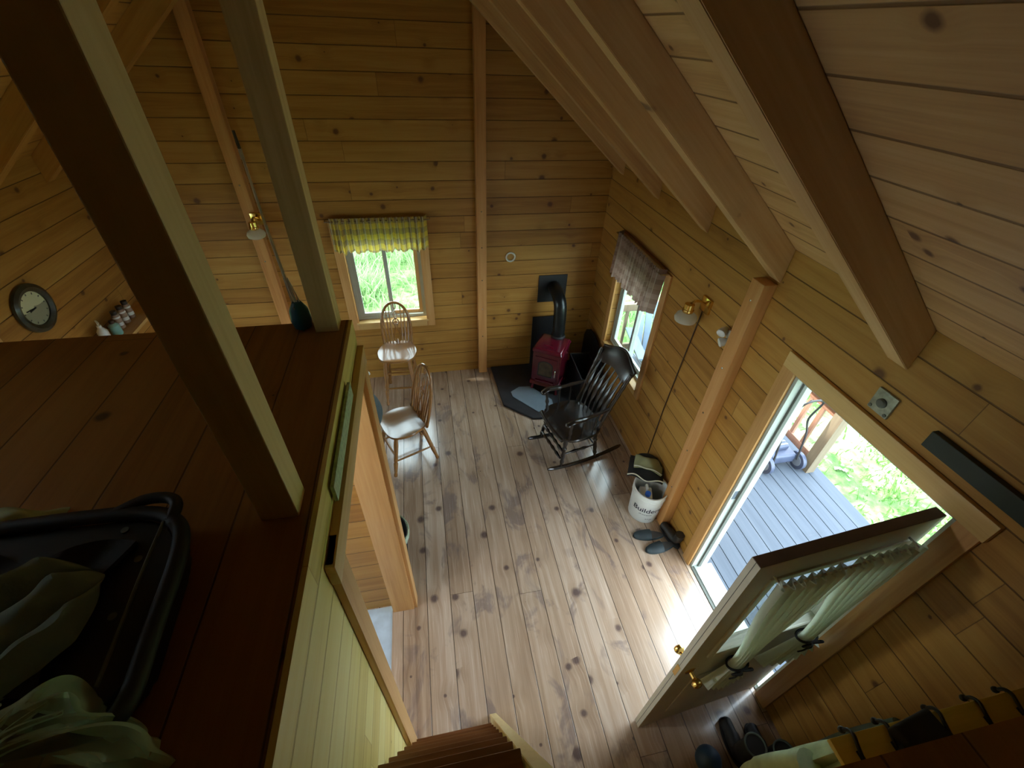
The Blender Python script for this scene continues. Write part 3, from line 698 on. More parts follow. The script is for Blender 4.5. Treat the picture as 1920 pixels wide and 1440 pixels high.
# flue pipe: leaves the top, bends into the wall plate
bm = bm_new()
pp = [(1.45, 4.19, .61), (1.45, 4.20, .78), (1.45, 4.21, .92), (1.445, 4.24, 1.04), (1.435, 4.34, 1.11), (1.43, 4.50, 1.12)]
sp_ = smooth_path(pp, 10); rr = [.072+(.003 if i % 2 else 0) for i in range(len(sp_))]
tube(bm, sp_, rr, 24); obj('flue_pipe', bm, M['pipe'], S, world=True)
bm = bm_new(); lathe(bm, [(.085, 0), (.085, .02), (.074, .03)], Matrix.Translation((1.45, 4.19, .625))); obj('flue_collar', bm, M['black_metal'], S, world=True)
bm = bm_new(); bbox(bm, 1.25, 1.59, YF-.012, YF, .92, 1.26, .003)
tag(obj('flue_plate', bm, M['black_metal'], smooth=False), 'square black metal plate on the far wall where the flue enters', 'metal plate')
bm = bm_new(); bbox(bm, 1.20, 1.62, YF-.05, YF-.035, .03, .74, .003)
for x in (1.25, 1.57): box(bm, x-.01, x+.01, YF-.036, YF, .5, .53)
tag(obj('heat_shield', bm, M['black_metal'], smooth=False), 'black heat shield panel standing on the far wall behind the stove', 'heat shield')
bm = bm_new()
Mx = Matrix(((0,0,1,XR-.05),(1,0,0,0),(0,1,0,0),(0,0,0,1)))
prism(bm, [(3.74, .03), (4.45, .03), (4.45, .46), (4.40, .56), (4.30, .62), (4.20, .64), (4.05, .62), (3.85, .50), (3.74, .34)], .014, Mx)
tag(obj('heat_shield', bm, M['black_metal'], smooth=False), 'black rounded heat shield on the right wall beside the stove', 'heat shield')
bm = bm_new(); rg = [(.907+.048*math.cos(a), YF-.012, 1.50+.048*math.sin(a)) for a in [2*PI*i/28 for i in range(28)]]
tube(bm, rg, .010, 8, closed=True)
for a in (0, PI): tube(bm, [(.907+.048*math.cos(a), YF-.012, 1.5), (.907+.048*math.cos(a), YF, 1.5)], .004, 6)
tag(obj('wall_ring', bm, M['white']), 'small white ring fixed on the far wall above the stove corner', 'ring')

# ------------------------------------------------------------------ windsor chairs
def seat_mesh(bm, outline, z, th, dish):
    """outline polar function r(angle); dished top"""
    n, k = 48, 8; rings = []
    top = []
    for i in range(k+1):
        s_ = i/k; ring = []
        for j in range(n):
            a = 2*PI*j/n; x, y = outline(a)
            d = dish*(1-s_*s_)+dish*1.6*math.cos(2*a)*s_*s_*(1-s_*s_)
            ring.append(bm.verts.new((x*s_*.985, y*s_*.985, z-d)) if i else None)
        top.append(ring)
    c = bm.verts.new((0, 0, z-dish*1.0))
    for j in range(n): bm.faces.new((c, top[1][j], top[1][(j+1) % n]))
    for i in range(1, k):
        for j in range(n): bm.faces.new((top[i][j], top[i+1][j], top[i+1][(j+1) % n], top[i][(j+1) % n]))
    prev = top[k]
    for s_, zz in ((1.0, z-.006), (1.0, z-th*.6), (.93, z-th)):
        ring = [bm.verts.new((outline(2*PI*j/n)[0]*s_, outline(2*PI*j/n)[1]*s_, zz)) for j in range(n)]
        for j in range(n): bm.faces.new((prev[j], ring[j], ring[(j+1) % n], prev[(j+1) % n]))
        prev = ring
    bm.faces.new(prev[::-1])
def saddle(wf, wr, dp):
    def o(a):
        c, s_ = math.cos(a), math.sin(a); p = 2.8
        r = (abs(c)**p+abs(s_)**p)**(-1/p); x = r*c; y = r*s_       # x forward
        wd = wr+(wf-wr)*(x*.5+.5)
        return (x*dp, y*wd*(1+.05*math.sin(3*a)**2)-0)
    return o
LEG = [(0, .015), (.08, .019), (.2, .023), (.45, .020), (.6, .021), (.64, .016), (.67, .022), (.8, .019), (.93, .014), (.94, .018), (1, .016)]
def windsor(label, cat, name, loc, rot, sh, bh, hw, splay, low, grp=None):
    t = thing(name, label, cat, loc, rot, grp)
    bm = bm_new(); seat_mesh(bm, saddle(.215, .19, .205), sh, .036, .012); obj('seat', bm, M['chair'], t)
    tops = [(sx_*.13, sy_*.13) for sx_ in (1, -1) for sy_ in (1, -1)]; feet = []
    for (a, b) in tops:
        ft = (a*splay + (.02 if a > 0 else -.03), b*splay*.97, 0); feet.append(ft)
        bm = bm_new(); turn(bm, (a, b, sh-.03), ft, LEG); obj('leg', bm, M['chair'], t)
    def at(i, z):
        k = z/(sh-.03); a, b = tops[i]; return Vector(feet[i]).lerp(Vector((a, b, sh-.03)), k)
    ST = [(0, .007), (.15, .009), (.5, .012), (.85, .009), (1, .007)]
    for i, j, zs_ in ((0, 2, low[0]), (1, 3, low[0]), (0, 1, low[1]), (2, 3, low[1])):
        for z in zs_:
            bm = bm_new(); turn(bm, at(i, z), at(j, z), ST, 10); obj('stretcher', bm, M['chair'], t)
    # hoop back at the rear (-x), raked
    rake = .22
    def bp(y, h): return Vector((-.165-rake*h-.0*(y*y), y, sh+h))
    hoop = []
    for i in range(33):
        a = PI*i/32; y = -math.cos(a)*hw; h = bh*(math.sin(a)**.62) if 0 < i < 32 else 0
        y = y*(1-.12*(1-h/bh)*1)
        hoop.append(bp(y, h-.012))
    bm = bm_new(); tube(bm, hoop, .0155, 10); obj('hoop', bm, M['chair'], t)
    def hh(y):
        c = min(1, abs(y)/hw); return bh*((1-c*c)**.31)
    for y in (-.135, -.098, -.062, .062, .098, .135):
        y2 = y*hw/.16*.92
        bm = bm_new(); turn(bm, bp(y*.86, -.01), bp(y2, hh(y2)-.012), [(0, .007), (.3, .0095), (.6, .0075), (1, .0055)], 8); obj('spindle', bm, M['chair'], t)
    # pierced splat with a wheel
    bm = bm_new(); W_ = lambda y, q: bp(y, q*bh)
    def loop(c, ry, rz, r=.006, n_=18): tube(bm, [W_(c[0]+ry*math.cos(2*PI*i/n_), c[1]+rz*math.sin(2*PI*i/n_)) for i in range(n_)], r, 8, closed=True)
    wq = .032/bh
    loop((0, .52), .032, wq, .0065)
    for i in range(6):
        a = PI*i/3+.5; tube(bm, [W_(0, .52), W_(.032*math.cos(a), .52+wq*math.sin(a))], .004, 6)
    loop((0, .52+wq+.095), .019, .085); loop((0, .90), .013, .075); 
    tube(bm, smooth_path([W_(-.012, .0), W_(-.034, .12), W_(-.026, .26), W_(-.010, .38), W_(-.02, .47)], 6), .007, 8)
    tube(bm, smooth_path([W_(.012, .0), W_(.034, .12), W_(.026, .26), W_(.010, .38), W_(.02, .47)], 6), .007, 8)
    tube(bm, [W_(0, -.02), W_(0, .10)], [.016, .008], 8)
    obj('splat', bm, M['chair'], t)
    return t
windsor('honey wood windsor dining chair with hoop back, turned to the left on the plank floor', 'chair', 'dining_chair', (-.365, 3.165, 0), math.radians(203), .475, .56, .205, 1.55, ((.17,), (.22,)))
windsor('tall honey wood windsor counter stool with wheel splat in front of the far window', 'stool', 'counter_stool', (-.415, 4.16, 0), math.radians(-93), .62, .47, .175, 1.35, ((.16, .34), (.22, .42)))

# ------------------------------------------------------------------ rocking chair
K = thing('rocking_chair', 'black lacquered wooden rocking chair with slatted back beside the side window', 'rocking chair', (1.285, 2.985, 0), math.radians(193))
bw = M['black_wood']
def rk_out(a):
    c, s_ = math.cos(a), math.sin(a); p = 3.2; r = (abs(c)**p+abs(s_)**p)**(-1/p)
    return (r*c*.245, r*s_*(.278+.01*c))
bm = bm_new(); seat_mesh(bm, rk_out, .435, .045, .022); obj('seat', bm, bw, K)
bm = bm_new(); tube(bm, [(.232, -.22, .425), (.245, -.1, .422), (.248, 0, .421), (.245, .1, .422), (.232, .22, .425)], .022, 10); obj('seat_front_roll', bm, bw, K)
RP = [(0, .016), (.1, .020), (.2, .024), (.3, .017), (.36, .025), (.42, .016), (.62, .022), (.75, .017), (.82, .023), (.9, .014), (1, .013)]
def rock_z(x): return .045+.13*(x+.06)**2/.25*.55
for s_ in (-1, 1):
    y = .215*s_
    bm = bm_new(); path = [(x, y+.012*s_, rock_z(x)-.02) for x in [(-.50+.86*i/24) for i in range(25)]]
    tube(bm, path, [.010]+[.018]*23+[.010], 10, flat=1.25); obj('rocker', bm, bw, K)
    for (xt, xb) in ((.165, .21), (-.16, -.19)):
        bm = bm_new(); turn(bm, (xt, y*.86, .405), (xb, y+.012*s_, rock_z(xb)-.015), RP); obj('leg', bm, bw, K)
    bm = bm_new(); turn(bm, (.19, y*.95, .20), (-.175, y*.95, .20), [(0, .008), (.2, .010), (.35, .017), (.5, .011), (.65, .017), (.8, .010), (1, .008)]); obj('stretcher', bm, bw, K)
    # arm
    bm = bm_new()
    ap = smooth_path([(.215, y*1.16, .655), (.17, y*1.18, .675), (.05, y*1.16, .665), (-.10, y*1.12, .672), (-.235, y*1.06, .68)], 6)
    tube(bm, ap, [.026+.006*math.sin(i/len(ap)*PI) - (.010 if i > 12 else 0) for i in range(len(ap))], 12, flat=.5, up=(0,0,1)); ball(bm, (.212, y*1.16, .650), .030, (1.1, 1.05, .8)); obj('arm', bm, bw, K)
    bm = bm_new(); turn(bm, (.165, y*1.06, .42), (.175, y*1.17, .66), [(0, .014), (.15, .018), (.3, .012), (.45, .021), (.6, .013), (.8, .017), (1, .012)]); obj('arm_post', bm, bw, K)
    for xx in (.04, -.09):
        bm = bm_new(); turn(bm, (xx, y*1.08, .42), (xx-.01, y*1.14, .665), [(0, .007), (.4, .010), (1, .007)], 8); obj('arm_spindle', bm, bw, K)
bm = bm_new(); turn(bm, (.195, -.2, .235), (.195, .2, .235), [(0, .009), (.1, .014), (.2, .020), (.28, .011), (.4, .019), (.5, .012), (.6, .019), (.72, .011), (.8, .020), (.9, .014), (1, .009)]); obj('front_stretcher', bm, bw, K)
bm = bm_new(); turn(bm, (.215, -.2, .15), (.215, .2, .15), [(0, .009), (.1, .014), (.2, .018), (.28, .011), (.4, .018), (.5, .012), (.6, .018), (.72, .011), (.8, .018), (.9, .014), (1, .009)]); obj('front_stretcher', bm, bw, K)
bm = bm_new(); turn(bm, (-.18, -.2, .19), (-.18, .2, .19), [(0, .009), (.5, .014), (1, .009)]); obj('rear_stretcher', bm, bw, K)
def bk(y, h): return Vector((-.18-.34*h-.05*h*h+.9*y*y*(.5+h)*.5, y*(1+.25*h), .43+h))
for s_ in (-1, 1):
    bm = bm_new(); P_ = [bk(.205*s_, .62*i/20) for i in range(21)]
    tube(bm, P_, [.017+.005*abs(math.sin(i*1.1)) for i in range(21)], 12); obj('back_post', bm, bw, K)
for i in range(6):
    y = -.155+.062*i
    bm = bm_new()
    P_ = [bk(y, .57*j/16)+Vector((.03*math.sin(PI*j/16), 0, 0)) for j in range(17)]
    tube(bm, P_, [.010+.022*math.sin(PI*min(1, max(0, (j-3)/11)))**2 for j in range(17)], 10, flat=.35, up=(1,0,0)); obj('back_slat', bm, bw, K)
bm = bm_new()
def crest(u, v):
    y = (u-.5)*.50; h = .53+.17*v*(1-.35*(2*abs(u-.5))**2.4)+.015*math.cos((u-.5)*9)
    p = bk(y*.86, h); return p+Vector((.01-.03*v*v, 0, 0))
sheet(bm, crest, 26, 8, th=.018); obj('crest_rail', bm, M['black_wood'], K)
bm = bm_new(); tube(bm, [crest(i/20, 1)+Vector((-.008, 0, 0)) for i in range(21)], .014, 10); obj('crest_roll', bm, bw, K)

# ------------------------------------------------------------------ seat glimpsed past the partition
t = thing('dining_table', 'round slate grey dining table mostly hidden behind the partition', 'table', (-1.01, 3.02, 0))
bm = bm_new(); lathe(bm, [(.46, .69), (.485, .70), (.495, .72), (.49, .738), (.475, .745)], n=56); obj('tabletop', bm, M['cloth_grey'], t)
bm = bm_new(); turn(bm, (0,0,.70), (0,0,.05), [(0, .06), (.3, .035), (.5, .05), (1, .06)]); obj('pedestal', bm, M['chair'], t)
for k_ in range(4):
    a_ = PI/4+k_*PI/2; bm = bm_new(); tube(bm, smooth_path([(0, 0, .14), (.15*math.cos(a_), .15*math.sin(a_), .10), (.30*math.cos(a_), .30*math.sin(a_), .025)], 5), [.03]*6+[.022]*5, 8); obj('foot', bm, M['chair'], t)
bm = bm_new(); tube(bm, [(-1.02, 3.27, .765), (-.66, 3.595, .765)], .019, 18)
tag(obj('paper_tube', bm, M['white']), 'white paper tube lying on the grey table and poking past the partition edge', 'tube')

# bin
t = thing('waste_bin', 'round black waste bin with a white liner edge beside the partition', 'bin', (-.52, 2.06, 0))
bm = bm_new(); lathe(bm, [(.135, 0), (.14, .005), (.175, .34), (.168, .34), (.135, .012)], cap=False); lathe(bm, [(.135, .0), (.135, .012)]); obj('bucket', bm, M['black_case'], t)
bm = bm_new(); tube(bm, [(.178*math.cos(a), .178*math.sin(a), .335+.006*math.sin(a*7)) for a in [2*PI*i/40 for i in range(40)]], .008, 8, closed=True)
lathe(bm, [(.183, .345), (.186, .27+.02), (.18, .27)], cap=False); obj('liner', bm, M['poly'], t)

# ------------------------------------------------------------------ wall lamps
def wall_lamp(lab, pos, rot, cord):
    t = thing('wall_lamp', lab, 'wall lamp', pos, rot)     # local: wall is y=0, room is -y
    bm = bm_new(); bbox(bm, -.055, .055, -.022, 0, -.06, .05, .008); obj('back_plate', bm, M['brass'], t)
    bm = bm_new(); tube(bm, smooth_path([(0, -.02, 0), (-.01, -.06, .02), (-.01, -.10, .025), (-.01, -.13, .0)], 6), .010, 10); obj('arm', bm, M['brass'], t)
    bm = bm_new(); Mh = Matrix.Translation((-.01, -.135, -.06)); lathe(bm, [(.012, .07), (.034, .066), (.036, .03), (.040, .026), (.040, .012), (.036, .0)], Mh, 24); obj('holder', bm, M['brass'], t)
    bm = bm_new(); lathe(bm, [(.034, .004), (.050, -.006), (.072, -.022), (.080, -.045), (.074, -.066), (.050, -.078), (.02, -.082)], Mh, 28); obj('glass_shade', bm, M['frost'], t)
    if cord:
        bm = bm_new(); tube(bm, [Vector(c) for c in cord], .005, 6); obj('cord', bm, M['brown_cord'], t, world=True)
wall_lamp('brass wall lamp with frosted glass shade and long cord on the right wall', (XR, 2.45, 1.97), -PI/2, [(XR-.008, 2.47, 1.93), (XR-.008, 2.50, 1.45), (XR-.008, 2.53, .9), (XR-.008, 2.54, .25)])
wall_lamp('brass wall lamp with clear globe shade on the far wall post', (-1.49, YF-.09, 2.02), 0, None)

t = thing('motion_light', 'small white twin-headed fixture on the right wall beside the orange post', 'light fixture', (XR, 2.12, 1.92))
bm = bm_new(); lathe(bm, [(.035, 0), (.035, .02), (.02, .03)], Matrix.Rotation(-PI/2, 4, 'Y')); obj('base', bm, M['white'], t)
for dy, dz in ((.035, .025), (-.02, -.03)):
    bm = bm_new(); Mh = Matrix.Translation((-.04, dy, dz)) @ Matrix.Rotation(-PI*.62, 4, 'Y') @ Matrix.Rotation(dy*14, 4, 'X')
    lathe(bm, [(.012, -.02), (.022, 0), (.030, .03), (.030, .045), (.022, .05)], Mh); obj('head', bm, M['white'], t)

t = thing('wall_thermostat', 'square pale metal plate with a dark round dial above the front door', 'wall plate', (XR, 1.107, 2.212))
bm = bm_new(); bbox(bm, -.014, 0, -.05, .05, -.055, .055, .004); obj('plate', bm, plain('mottled_metal_plate', (.34,.36,.28), .4, metal=.3, var=.3, vs_=30), t)
bm = bm_new(); lathe(bm, [(.022, 0), (.022, .008), (.016, .014)], Matrix.Translation((-.014, 0, 0)) @ Matrix.Rotation(-PI/2, 4, 'Y')); obj('dial', bm, M['strip'], t)
for q in (-.038, .038):
    bm = bm_new(); lathe(bm, [(.008, 0), (.008, .004)], Matrix.Translation((-.014, q, -.04)) @ Matrix.Rotation(-PI/2, 4, 'Y'), 10); obj('foot', bm, M['strip'], t)
bm = bm_new(); bbox(bm, XR-.03, XR, .18, .885, 2.185, 2.262, .003)
tag(obj('wall_board', bm, M['green_board'], smooth=False), 'long dark green board on the right wall above the front door', 'board')

# ------------------------------------------------------------------ clock and shelf on the left wall
t = thing('wall_clock', 'round clock with a dark frame on the left wall', 'clock', (XL, 3.41, 1.745))
Mr = Matrix.Rotation(PI/2, 4, 'Y')
bm = bm_new(); lathe(bm, [(.165, 0), (.178, .010), (.175, .028), (.150, .038), (.122, .026), (.120, .012)], Mr, 48); obj('frame', bm, M['dial_frame'], t)
s = NT('clock_dial'); s.P = s.n('ShaderNodeTexCoord').outputs['Object']
zz = s.dot(Z); c = s.mix(s.ma('GREATER_THAN', s.ma('ADD', zz, s.ma('MULTIPLY', s.noise(s.P, 12, 2), .08)), .045), (.30,.32,.22), (.62,.66,.42)); dialm = s.fin(c, .3)
bm = bm_new(); lathe(bm, [(.122, .010), (.122, .016)], Mr, 48); obj('dial', bm, dialm, t)
bm = bm_new()
for k_ in range(12):
    a = PI*k_/6; box(bm, .016, .0175, -.004, .004, .098, .112, Matrix.Rotation(a, 4, 'X'))
obj('hour_mark', bm, M['strip'], t, smooth=False)['kind'] = 'stuff'
for L_, a, w_ in ((.055, 1.62, .005), (.085, 1.45, .0035)):
    bm = bm_new(); box(bm, .018, .020, -w_, w_, -.01, L_, Matrix.Rotation(a, 4, 'X')); obj('hand', bm, M['black_metal'], t, smooth=False)

t = thing('wall_shelf', 'honey pine shelf on the left wall holding bottles', 'shelf', (XL, 4.05, 1.24))
bm = bm_new(); bbox(bm, 0, .24, -.42, .40, -.03, 0, .003); obj('board', bm, M['trim_y'], t)
for y in (-.3, .3):
    bm = bm_new(); prism(bm, [(0, 0), (.2, 0), (0, -.2)], .022, Matrix.Translation((0, y+.011, -.03)) @ Matrix.Rotation(PI/2, 4, 'X')); obj('bracket', bm, M['trim_z'], t, smooth=False)
SZ = 1.241
def bottle(name, lab, cat, y, x, prof, mat, cap=None, capm=None, grp=None, capname='cap'):
    t = thing(name, lab, cat, (XL+x, y, SZ), group=grp); bm = bm_new(); lathe(bm, prof, n=20); obj('body', bm, mat, t)
    if cap: bm = bm_new(); lathe(bm, cap, n=20); obj(capname, bm, capm, t)
    return t
t = bottle('soap_pump', 'white pump bottle on the left wall shelf nearest the clock', 'bottle', 3.73, .10, [(.034, 0), (.038, .01), (.038, .10), (.022, .125), (.016, .135)], M['white'], [(.017, .135), (.017, .155), (.006, .157), (.005, .19)], M['white'], capname='collar')
bm = bm_new(); tube(bm, smooth_path([(0, 0, .19), (.0, -.0, .20), (.02, -.02, .203), (.04, -.04, .195)], 4), .006, 8); obj('pump', bm, M['white'], t)
bottle('lotion_bottle', 'pale teal bottle with a dark cap lying beside the white pump bottle', 'bottle', 3.84, .13, [(.036, 0), (.040, .01), (.040, .09), (.018, .11)], M['tealplastic'], [(.019, .108), (.019, .135)], M['jar_lid'])
for i, y in enumerate((3.95, 4.045, 4.14)):
    bottle('spice_jar', ['spice jar nearest the teal bottle on the left wall shelf', 'spice jar in the middle of the three on the left wall shelf', 'spice jar farthest along the left wall shelf'][i], 'jar', y, .11, [(.028, 0), (.030, .006), (.030, .12), (.022, .135)], M['jar'], [(.024, .135), (.024, .165)], M['jar_lid'], 'spice jars on the left wall shelf', 'lid')
    bm = bm_new(); lathe(bm, [(.031, .03), (.031, .06)], Matrix.Translation((0,0,0)), 20, cap=False); lathe(bm, [(.031, .10), (.031, .115)], None, 20, cap=False)
    obj('label_band', bm, M['white'], bpy.data.objects['spice_jar' if i == 0 else 'spice_jar.%03d' % i])

# ------------------------------------------------------------------ pole with teal head at the far loft post
t = thing('duster_pole', 'slim steel and white pole with a dark teal head by the far loft post', 'duster', (-.520, 1.665, ZL))
bm = bm_new(); lathe(bm, [(.016, .002), (.034, .010), (.040, .04), (.036, .085), (.016, .12)], n=20); obj('head', bm, M['teal'], t)
bm = bm_new(); tube(bm, [(.005, -.03, .0), (.0, -.031, .05), (-.008, -.025, .11)], .0022, 6); obj('head_cord', bm, M['cord'], t)
for k_, dx in enumerate((-.012, -.004, .004, .012)):
    bm = bm_new(); tube(bm, [(dx*1.3, 0, .10), (dx*.5-.012, 0, .22)], .0045, 6, flat=.6); obj('bristle_slat', bm, M['bright'], t)
bm = bm_new(); tube(bm, smooth_path([(-.002, 0, .09), (-.012, 0, .20), (-.018, .0, .32), (-.022, 0, .42)], 5), .0055, 8); obj('handle', bm, M['bright'], t)
bm = bm_new(); tube(bm, [(-.022, 0, .41), (-.026, 0, .66)], .0045, 8); lathe(bm, [(.006, 0), (.006, .03)], Matrix.Translation((-.0262, 0, .63)), 10); obj('steel_tube', bm, M['bright'], t)
bm = bm_new(); tube(bm, [(-.026, 0, .655), (-.028, 0, .71)], .0045, 8); obj('grip', bm, M['cord'], t)

# ------------------------------------------------------------------ bucket and what is in it
BX, BY = 1.755, 2.12
t = thing('paint_bucket', 'white lettered plastic bucket against the right wall post', 'bucket', (BX, BY, 0), 0)
bm = bm_new(); lathe(bm, [(.125, 0), (.130, .006), (.146, .30), (.151, .30), (.151, .312), (.147, .315), (.148, .355), (.153, .357), (.153, .37), (.143, .37), (.138, .30), (.122, .012), (.01, .010)], n=40, cap=False); lathe(bm, [(.124, 0), (.02, .0005)], n=40); obj('pail', bm, M['white'], t)
bm = bm_new(); tube(bm, [(.156*math.cos(a), .156*math.sin(a), .325-.10*math.sin(a)) for a in [PI*i/20+PI for i in range(21)]], .003, 6)
def wrap_text(txt, size, z, a0, rfun, parent, bold=.0):
    cu = bpy.data.curves.new('lettering', 'FONT'); cu.body = txt; cu.size = size; cu.extrude = .0; cu.align_x = 'CENTER'; cu.offset = bold
    to = bpy.data.objects.new('lettering', cu); C.objects.link(to); dg = bpy.context.evaluated_depsgraph_get()
    me = bpy.data.meshes.new_from_object(to.evaluated_get(dg)); bpy.data.objects.remove(to)
    b_ = bmesh.new(); b_.from_mesh(me); bmesh.ops.triangulate(b_, faces=b_.faces)
    bmesh.ops.subdivide_edges(b_, edges=b_.edges[:], cuts=1)
    for v in b_.verts:
        x, y = v.co.x, v.co.y; zz_ = z+y; r = rfun(zz_)+.0012; a = a0+x/r
        v.co = Vector((r*math.cos(a), r*math.sin(a), zz_))
    return obj('lettering', b_, M['letter'], parent, smooth=False)
rf = lambda z_: .130+.016*z_/.30
wrap_text('Builders', .082, .165, math.radians(247), rf, t, .001)
wrap_text('all purpose', .026, .125, math.radians(245), rf, t)
wrap_text('4.5 gal', .024, .06, math.radians(262), rf, t)
# jug
t = thing('plastic_jug', 'white plastic jug with a blue cap standing inside the bucket', 'jug', (BX-.035, BY-.005, .012), math.radians(70))
bm = bm_new(); bbox(bm, -.07, .065, -.055, .055, 0, .29, .02, seg=4); obj('body', bm, M['white'], t)
bm = bm_new(); turn(bm, (-.045, 0, .285), (-.058, 0, .325), [(0, .035), (.5, .022), (1, .018)]); obj('neck', bm, M['white'], t)
bm = bm_new(); tube(bm, smooth_path([(-.02, -.0, .295), (.0, 0, .33), (.045, 0, .33), (.058, 0, .28)], 5), .011, 8); obj('handle', bm, M['white'], t)
bm = bm_new(); lathe(bm, [(.024, .325), (.024, .352), (.02, .357)], Matrix.Translation((-.058, 0, 0)), 20); obj('cap', bm, M['blue'], t)
# folded gear on top
t = thing('work_gear', 'folded black and olive bag with cream piping lying over the bucket', 'bag', (BX+.025, BY+.175, .385), math.radians(-30))
def fold(ax, ay, h, ph, z):
    def f(u, v):
        x = (u-.5)*ax; y = (v-.5)*ay
        return Vector((x, y, z+h*math.sin(u*PI)*math.sin(v*PI)+.014*math.sin(u*9+ph)*math.cos(v*5+ph)))
    return f
bm = bm_new(); sheet(bm, fold(.31, .25, .03, 0, .0), 20, 16, th=.012); obj('lower_fold', bm, M['black_cloth'], t)
bm = bm_new(); sheet(bm, lambda u, v: fold(.25, .15, .045, 1, .035)(u, v)+Vector((.01, .03, .02*math.sin(u*4))), 20, 14, th=.012); obj('upper_fold', bm, M['olive'], t)
bm = bm_new(); tube(bm, [fold(.31, .25, .03, 0, .010)(i/24, 0)+Vector((0, 0, .012*math.sin(i/3))) for i in range(25)], .006, 6); obj('piping', bm, M['piping'], t)
bm = bm_new(); tube(bm, [fold(.25, .15, .045, 1, .045)(i/24, 0)+Vector((.01, .03, .02*math.sin(i/6)+.004)) for i in range(25)], .005, 6); obj('piping', bm, M['piping'], t)
bm = bm_new(); tube(bm, smooth_path([(-.12, .07, .02), (-.06, .11, .05), (.04, .12, .05), (.12, .05, .02), (.14, -.04, -.01)], 6), .022, 8, flat=.4); obj('strap', bm, M['black_cloth'], t)

# ------------------------------------------------------------------ slippers
def shoe(lab, x, y, rot, tilt=0):
    R = Matrix.Rotation(rot, 4, 'Z') @ Matrix.Rotation(tilt, 4, 'X')
    t = thing('slipper', lab, 'slipper', (x, y, .002+.02*abs(tilt)), group='slippers on the floor beside the front door', rot=R.to_3x3())
    sole = [(.14*math.cos(a)+.0, (.046+.008*math.cos(a))*math.sin(a)) for a in [2*PI*i/28 for i in range(28)]]
    bm = bm_new(); prism(bm, sole, .022, bev=.005); obj('sole', bm, M['shoe'], t)
    bm = bm_new(); prism(bm, [(a*.9, b*.86) for a, b in sole], .006, Matrix.Translation((0, 0, .020))); obj('insole', bm, M['shoe_in'], t)
    def f(u, v):
        x_ = -.01+.145*u; w = .052*math.sqrt(max(.0, 1-(max(0, x_)/.142)**2.2)); a = PI*v
        return Vector((x_, -w*math.cos(a), .018+.048*(1-.55*u)*math.sin(a)))
    bm = bm_new(); sheet(bm, f, 12, 14, th=.005); obj('upper', bm, M['shoe'], t)
shoe('grey-teal slipper lying nearest the viewer by the door jamb', 1.75, 1.74, math.radians(185))
shoe('grey-teal slipper behind its mate, close to the bucket', 1.70, 1.865, math.radians(172))
bm = bm_new(); t = thing('leather_boot', 'dark ankle boot against the foot of the orange post', 'boot', (1.885, 1.83, 0), math.radians(100))
prism(bm, [(.13*math.cos(a), .044*math.sin(a)) for a in [2*PI*i/24 for i in range(24)]], .025, bev=.004); obj('sole', bm, M['black_rubber'], t)
bm = bm_new(); tube(bm, smooth_path([(-.085, 0, .16), (-.08, 0, .09), (-.05, 0, .055), (.02, 0, .05), (.09, 0, .045), (.115, 0, .04)], 5), [.040]*8+[.044]*8+[.038]*6+[.033, .028, .02, .012], 14, flat=.9); obj('shaft', bm, M['leather'], t)

# ------------------------------------------------------------------ things at the entry (lower right)
t = thing('coat_rack_shelf', 'narrow yellow pine shelf with black coat hooks under the landing edge', 'coat rack', (1.55, .05, 1.70))
bm = bm_new(); bbox(bm, 1.13, XR-.004, .042, .163, 1.685, 1.705, .003); obj('board', bm, M['yellow_wood'], t, world=True)
bm = bm_new(); bbox(bm, 1.13, XR-.004, .042, .060, 1.58, 1.685, .003); obj('back_board', bm, M['yellow_wood'], t, world=True)
for x in (1.20, 1.33, 1.535, 1.70, 1.84):
    bm = bm_new(); tube(bm, smooth_path([(x-.004, .095, 1.707), (x, .13, 1.716), (x+.008, .155, 1.716), (x+.012, .172, 1.70), (x+.012, .178, 1.675)], 5), [.006]*20+[.010], 8); ball(bm, (x+.012, .180, 1.668), .011)
    bbox(bm, x-.011, x+.005, .085, .12, 1.704, 1.710, .002); obj('hook', bm, M['hook'], t, world=True)
bm = bm_new(); t = thing('black_pouch', 'small black pouch lying on the yellow coat shelf', 'pouch', (1.415, .112, 1.711), math.radians(8))
bbox(bm, -.085, .075, -.05, .05, 0, .05, .012, seg=3); obj('body', bm, M['black_cloth'], t)
bm = bm_new(); tube(bm, smooth_path([(-.085, .0, .02), (-.12, -.01, .03), (-.13, -.03, .01), (-.12, -.045, .005)], 5), .008, 8, flat=.4); obj('strap', bm, M['cloth_grey'], t)
t = thing('hanging_jacket', 'pale green jacket hanging below the coat shelf', 'jacket', (1.49, .125, .91))
def jf(u, v):
    a = 2*PI*u; r = (.16+.045*math.sin(3*a+1)+.02*math.sin(7*a))*(.35+.65*math.sin(PI*min(1, .08+v*.62)))
    return Vector((r*math.cos(a)*1.15+.02*math.sin(v*5), r*math.sin(a)*.5+.02, .42-.82*v))
bm = bm_new(); sheet(bm, jf, 40, 24); bmesh.ops.remove_doubles(bm, verts=bm.verts, dist=1e-4); bmesh.ops.holes_fill(bm, edges=bm.edges, sides=50); obj('body', bm, M['cloth_mint'], t)
bm = bm_new(); tube(bm, smooth_path([(-.15, .03, .25), (-.19, .06, .05), (-.18, .08, -.2), (-.17, .07, -.33)], 6), [.055]*10+[.048]*9, 14); obj('sleeve', bm, M['cloth_mint'], t)
bm = bm_new(); tube(bm, [(0, .0, .40), (0, -.02, .60), (0, -.06, .70)], .006, 6); obj('hanging_loop', bm, M['cloth_mint'], t)
t = thing('dark_coat', 'dark grey-green coat hanging in the corner behind the pale jacket', 'coat', (1.80, .16, .80))
